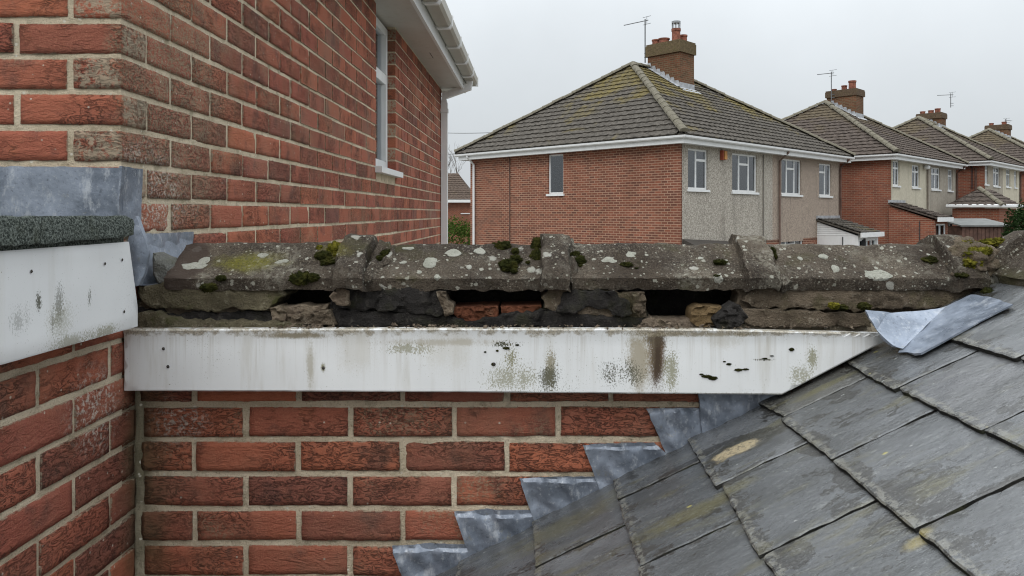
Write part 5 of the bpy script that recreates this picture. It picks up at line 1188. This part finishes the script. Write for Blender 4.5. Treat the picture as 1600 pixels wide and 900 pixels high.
# house 3
o3 = Vector((22.3, 38.0, 0)); U3 = u_at(o3, 1593); V3 = 8.6; u3 = lambda x: u_at(o3, x); zb3 = E + 2.36
c2t = [(0.5, 0.3), (0.5, 0.3)]
h3, pt3, mR3, mL3 = build_house(o3, U3, V3, zb3, E + 2.56, E + 5.40, 3.9, 3.4, 'third house along the street with taupe and cream front beside the conifer', FARB2, TILES2, [],
    [(0.09, u3(1567), 0, zb3, TAUPE, [wr(o3, 1539, 1544, 257, 288, c2t), wr(o3, 1552, 1562, 261, 291, c2t)]), (u3(1567), U3, 0, zb3, CREAM, [wr(o3, 1572, 1578.5, 264, 292, c2t), wr(o3, 1584.5, 1589, 267, 293, c2t)])],
    False, (4.6, 5.5, 3.3, 4.6, E + 5.72, ((0.3, 0.2, 0.15, 0.28, False), (0.4, 0.5, 0.15, 0.22, False), (0.4, 0.85, 0.14, 0.2, False))), caph=0.30, capm=CAPB)
pipe(h3, mL3, v_at(o3, 1525), 0, zb3 - 0.1, FENCE, 0.05, 0.05, neck=False)
pipe(h3, mR3, U3 - 0.05, 0, zb3 - 0.2, FENCE, 0.05, 0.06)
# hipped single-storey bay on its corner
def bay(h, c, wx, wy_, z1, z2):
    mb = MB(); q = [c, c + DR * wx, c + DR * wx + DL * wy_, c + DL * wy_]
    for i in range(4):
        a, b = q[i], q[(i + 1) % 4]; L_ = (b - a).length
        mb.add([a, b, b + Vector((0, 0, z1)), a + Vector((0, 0, z1))], [(0, 1, 2, 3)], [[(0, 0), (L_, 0), (L_, z1), (0, z1)]])
    bw = mb.build('bay', FARB2, h, fix=False)
    e_ = 0.2; A, B, C, Dd = (q[0] - DR * e_ - DL * e_, q[1] + DR * e_ - DL * e_, q[2] + DR * e_ + DL * e_, q[3] - DR * e_ + DL * e_)
    up = Vector((0, 0, z1 + 0.1)); A, B, C, Dd = A + up, B + up, C + up, Dd + up
    T0 = (A + Dd) / 2 + DR * wy_ * 0.5 + Vector((0, 0, z2 - z1)); T1 = (B + C) / 2 - DR * wy_ * 0.5 + Vector((0, 0, z2 - z1))
    mb = MB(); mb.add([A, B, C, Dd, T0, T1], [(0, 1, 5, 4), (1, 2, 5), (2, 3, 4, 5), (3, 0, 4), (0, 1, 2, 3)]); mb.build('bay_roof', TILES2, bw)
    mb = MB(); tile_face(mb, A, B, T0, T1, 0.3, 0.3); tile_face(mb, Dd, A, T0, T0, 0.3, 0.3); mb.build('bay_tiles', TILES2, bw, kind='stuff', fix=False)
    mb = MB(); mb.tube([Dd, A, B], 0.08, 6); mb.build('bay_gutter', PVC, bw, True)
    hip_line(bw, A, T0, False, 'bay_hip')
cb = Vector((0, 0, 0)) + P(1561, 0, 34.0); cb.z = 0
bay(h3, cb, 3.2, 1.9, E + 0.22, E + 1.0)
# house 4
o4 = Vector((30.6, 45.2, 0))
h4, pt4, mR4, mL4 = build_house(o4, 9.5, 8.6, E + 2.5, E + 2.7, E + 5.5, 3.9, 3.4, 'farthest house of the row, only its roof and chimney clear of the others', FARB2, TILES2, [], [(0.09, 9.5, 0, E + 2.5, CREAM, [])], False,
    (4.3, 5.2, 3.3, 4.6, E + 5.85, ((0.3, 0.2, 0.15, 0.22, False), (0.4, 0.8, 0.14, 0.2, False))), caph=0.30, capm=CAPB)
# TV aerials
def aerial(x, ytop, ybot, Y_, tip, label, els=7):
    b = P(x, ybot, Y_); t = P(x, ytop, Y_)
    a = thing('tv_aerial', label, 'aerial', tuple(b), 'rooftop tv aerials')
    mb = MB(); mb.tube([b, t], 0.024, 6); mb.build('mast', DARKM, a, True)
    p0 = P(x + 2, ytop + 2, Y_ - 0.1); p1 = P(tip[0], tip[1], Y_ - 0.9)
    mb = MB(); mb.tube([p0 + (p0 - p1) * 0.08, p1], 0.017, 5); bo = mb.build('boom', DARKM, a)
    d_ = (p1 - p0); sd = d_.cross(Vector((0, 0, 1))).normalized()
    mb = MB()
    for i in range(els): c = p0 + d_ * (0.1 + 0.85 * i / els); L_ = 0.16 - 0.008 * i; mb.tube([c - sd * L_, c + sd * L_], 0.006, 4)
    mb.build('element', DARKM, bo)
    mb = MB()
    for s_ in (-1, 1): mb.tube([p0 - d_ * 0.02 + Vector((0, 0, 0.14 * s_)) - sd * 0.2, p0 - d_ * 0.02 + Vector((0, 0, 0.14 * s_)) + sd * 0.2], 0.009, 4)
    mb.tube([p0 - d_ * 0.02 - Vector((0, 0, 0.15)), p0 - d_ * 0.02 + Vector((0, 0, 0.15))], 0.009, 4)
    mb.build('reflector', DARKM, a)
    mb = MB(); z_ = b.lerp(t, 0.12)
    for k in (0, 0.15): mb.tube([z_ + Vector((-0.03, 0, k)), z_ + Vector((0.16, 0.0, k))], 0.016, 5)
    mb.build('bracket', DARKM, a)
aerial(1008, 30, 98, 29.2, (975, 39.5), 'tall tv aerial beside the mossy chimney of the nearest house')
aerial(1299, 112, 158, 37.6, (1277, 116.5), 'tv aerial on the second house, mast left of its chimney')
aerial(1485.5, 146, 168, 44.5, (1464.5, 149), 'tv aerial rising from the third house chimney')
aerial(1571, 186, 200, 51, (1580, 189), 'small distant tv aerial on the farthest roof', 4)
# ---------------------------------------------------------------- glimpse between the tall house and the nearest house
fh = thing('distant_house', 'small distant brick house with brown roof seen past the downpipe', 'house', (-6.3, 62, 0))
A_ = P(640, 312, 60); B_ = P(742, 312, 60)
mb = MB()
mb.add([(A_.x, 60.4, 0), (B_.x - .3, 60.4, 0), (B_.x - .3, 60.4, A_.z), (A_.x, 60.4, A_.z)], [(0, 1, 2, 3)], [[(0, 0), (5, 0), (5, 4), (0, 4)]])
mb.add([(B_.x - .3, 60.4, 0), (B_.x - .3, 66, 0), (B_.x - .3, 66, A_.z), (B_.x - .3, 60.4, A_.z)], [(0, 1, 2, 3)], [[(0, 0), (5, 0), (5, 4), (0, 4)]])
mb.build('wall', FARB2, fh, fix=False)
T_ = P(640, 271, 63); T1_ = P(716, 271, 63)
mb = MB(); mb.add([A_, B_, T1_, T_, (B_.x, 66, A_.z), (A_.x, 66, A_.z)], [(0, 1, 2, 3), (1, 4, 2), (2, 4, 5, 3), (0, 1, 4, 5)]); fr_ = mb.build('roof', TILES3, fh)
mb = MB(); tile_face(mb, A_, B_, T_, T1_, 0.3, 0.3); mb.build('roof_tiles', TILES3, fr_, kind='stuff', fix=False)
mb = MB(); mb.box(A_.x, B_.x, 59.85, 59.97, A_.z - 0.22, A_.z); mb.build('gutter', PVC, fh)
window(fh, lambda u, z, d: Vector((u, 60.36 - d, z)), P(721, 0, 60.3).x, P(733, 0, 60.3).x, P(0, 333, 60.3).z, P(0, 317, 60.3).z, [(0.5, 0), (0.5, 0)], curtain=0)
def leafy(name, label, cat, c, rx, ry, rz_, mat, n, leaf, seed, cone=False):
    r = random.Random(seed); t = thing(name, label, cat, (c[0], c[1], 0))
    mb = MB(); mb.tube([(c[0], c[1], 0), (c[0] + 0.05, c[1], c[2] * 0.5), (c[0], c[1], c[2])], [0.09, 0.06, 0.02], 6)
    for i in range(9):
        a = i * 0.7 + r.random(); h_ = c[2] * (0.3 + 0.07 * i); mb.tube([(c[0], c[1], h_), (c[0] + rx * .6 * math.cos(a), c[1] + ry * .6 * math.sin(a), h_ + rz_ * .4)], [0.035, 0.01], 5)
    mb.build('stem', BARK, t)
    mb = MB()
    for i in range(n):
        a, b = r.uniform(0, 6.283), r.uniform(-1, 1); s_ = math.sqrt(1 - b * b); d_ = Vector((s_ * math.cos(a), s_ * math.sin(a), b))
        k = (0.55 + 0.45 * r.random() ** 0.4) * (1 + 0.28 * fract(d_, 2.2, 4, seed))
        if cone: k *= 1.05 - 0.45 * max(0, b)
        p = Vector((c[0] + d_.x * rx * k, c[1] + d_.y * ry * k, c[2] + d_.z * rz_ * k))
        if p.z < 0.05: continue
        t1 = Vector((r.gauss(0, 1), r.gauss(0, 1), r.gauss(0, 0.6))).normalized() * leaf; t2 = Vector((r.gauss(0, 1), r.gauss(0, 1), r.gauss(0, 1))).normalized() * leaf * 0.5
        mb.add([p - t1, p + t2, p + t1, p - t2], [(0, 1, 2, 3)])
    mb.build('foliage', mat, t, fix=False)
leafy('hedge_bush', 'green leafy bush in the gap beside the nearest house', 'bush', (P(712, 0, 34).x, 34, 1.3), 1.15, 1.0, 1.25, LEAFB, 5000, 0.07, 3)
leafy('conifer', 'dark green conifer at the right edge', 'conifer', (P(1612, 0, 29).x, 29, 1.35), 1.1, 1.1, 2.9, LEAFD, 14000, 0.06, 5, True)
# bare tree
rt = random.Random(11)
tree = thing('bare_tree', 'bare winter tree behind the distant house roof', 'tree', (P(712, 0, 75).x, 75, 0))
mb = MB(); tw = MB()
def branch(p, d_, L_, r, lv):
    q = p + d_ * L_; mid = p.lerp(q, 0.5) + Vector((rt.gauss(0, .05), rt.gauss(0, .05), rt.gauss(0, .03))) * L_
    (mb if lv < 2 else tw).tube([p, mid, q], [r, r * 0.8, r * 0.6], 5, False)
    if lv > 5: return
    for i in range(3 if lv < 4 else 2):
        a = rt.uniform(0, 6.28); sp = rt.uniform(0.3, 0.65)
        nd_ = (d_ + Vector((math.cos(a), math.sin(a), 0.25)) * sp).normalized()
        branch(q if i < 2 else mid, nd_, L_ * rt.uniform(0.62, 0.82), r * 0.58, lv + 1)
branch(Vector((P(712, 0, 75).x, 75, 0)), Vector((0.03, 0, 1)), 3.1, 0.17, 0)
mb.build('trunk', BARK, tree); tw.build('crown', BARK, tree)
for i, (pa, pb, lb) in enumerate(((P(560, 186, 44), P(800, 206, 33), 'thin overhead cable running to the nearest house roof, upper of two'), (P(560, 228, 48), P(760, 236, 36), 'thin overhead cable low beside the nearest eaves, lower of two'))):
    mb = MB(); mb.tube([pa.lerp(pb, k / 20) - Vector((0, 0, 0.35 * math.sin(math.pi * k / 20))) for k in range(21)], 0.016, 5)
    tag(mb.build('overhead_cable', DARKM, None, True), lb, 'cable')
# low outbuilding right of the second house
ob = thing('garden_store', 'low brown boarded store with grey felt roof edge beside the conifer', 'shed', (P(1540, 0, 31).x, 31.5, 0))
a, b = P(1503, 0, 31).x, P(1577, 0, 31).x; zt_ = P(0, 354, 31).z; zt2 = P(0, 344, 31).z
nb_ = 12
for i in range(nb_):
    mb = MB(); x0 = a + (b - a) * i / nb_; x1 = a + (b - a) * (i + 1) / nb_; mb.box(x0 + 0.008, x1 - 0.008, 31.0 + 0.006 * (i % 2), 31.05, 0, zt_); mb.build('board', FENCE, ob)
mb = MB(); mb.box(a, b, 31.055, 32.6, 0, zt_ - 0.01); mb.build('wall', FENCE, ob)
mb = MB(); mb.add([(a - .1, 30.9, zt_), (b + .1, 30.9, zt_), (b + .1, 30.9, zt_ + 0.06), (a - .1, 30.9, zt_ + 0.06), (a - .1, 32.8, zt2), (b + .1, 32.8, zt2), (b + .1, 32.8, zt2 + 0.06), (a - .1, 32.8, zt2 + 0.06)], [(0, 1, 2, 3), (4, 5, 6, 7), (0, 1, 5, 4), (3, 2, 6, 7), (0, 3, 7, 4), (1, 2, 6, 5)]); mb.build('roof', GREYP, ob)
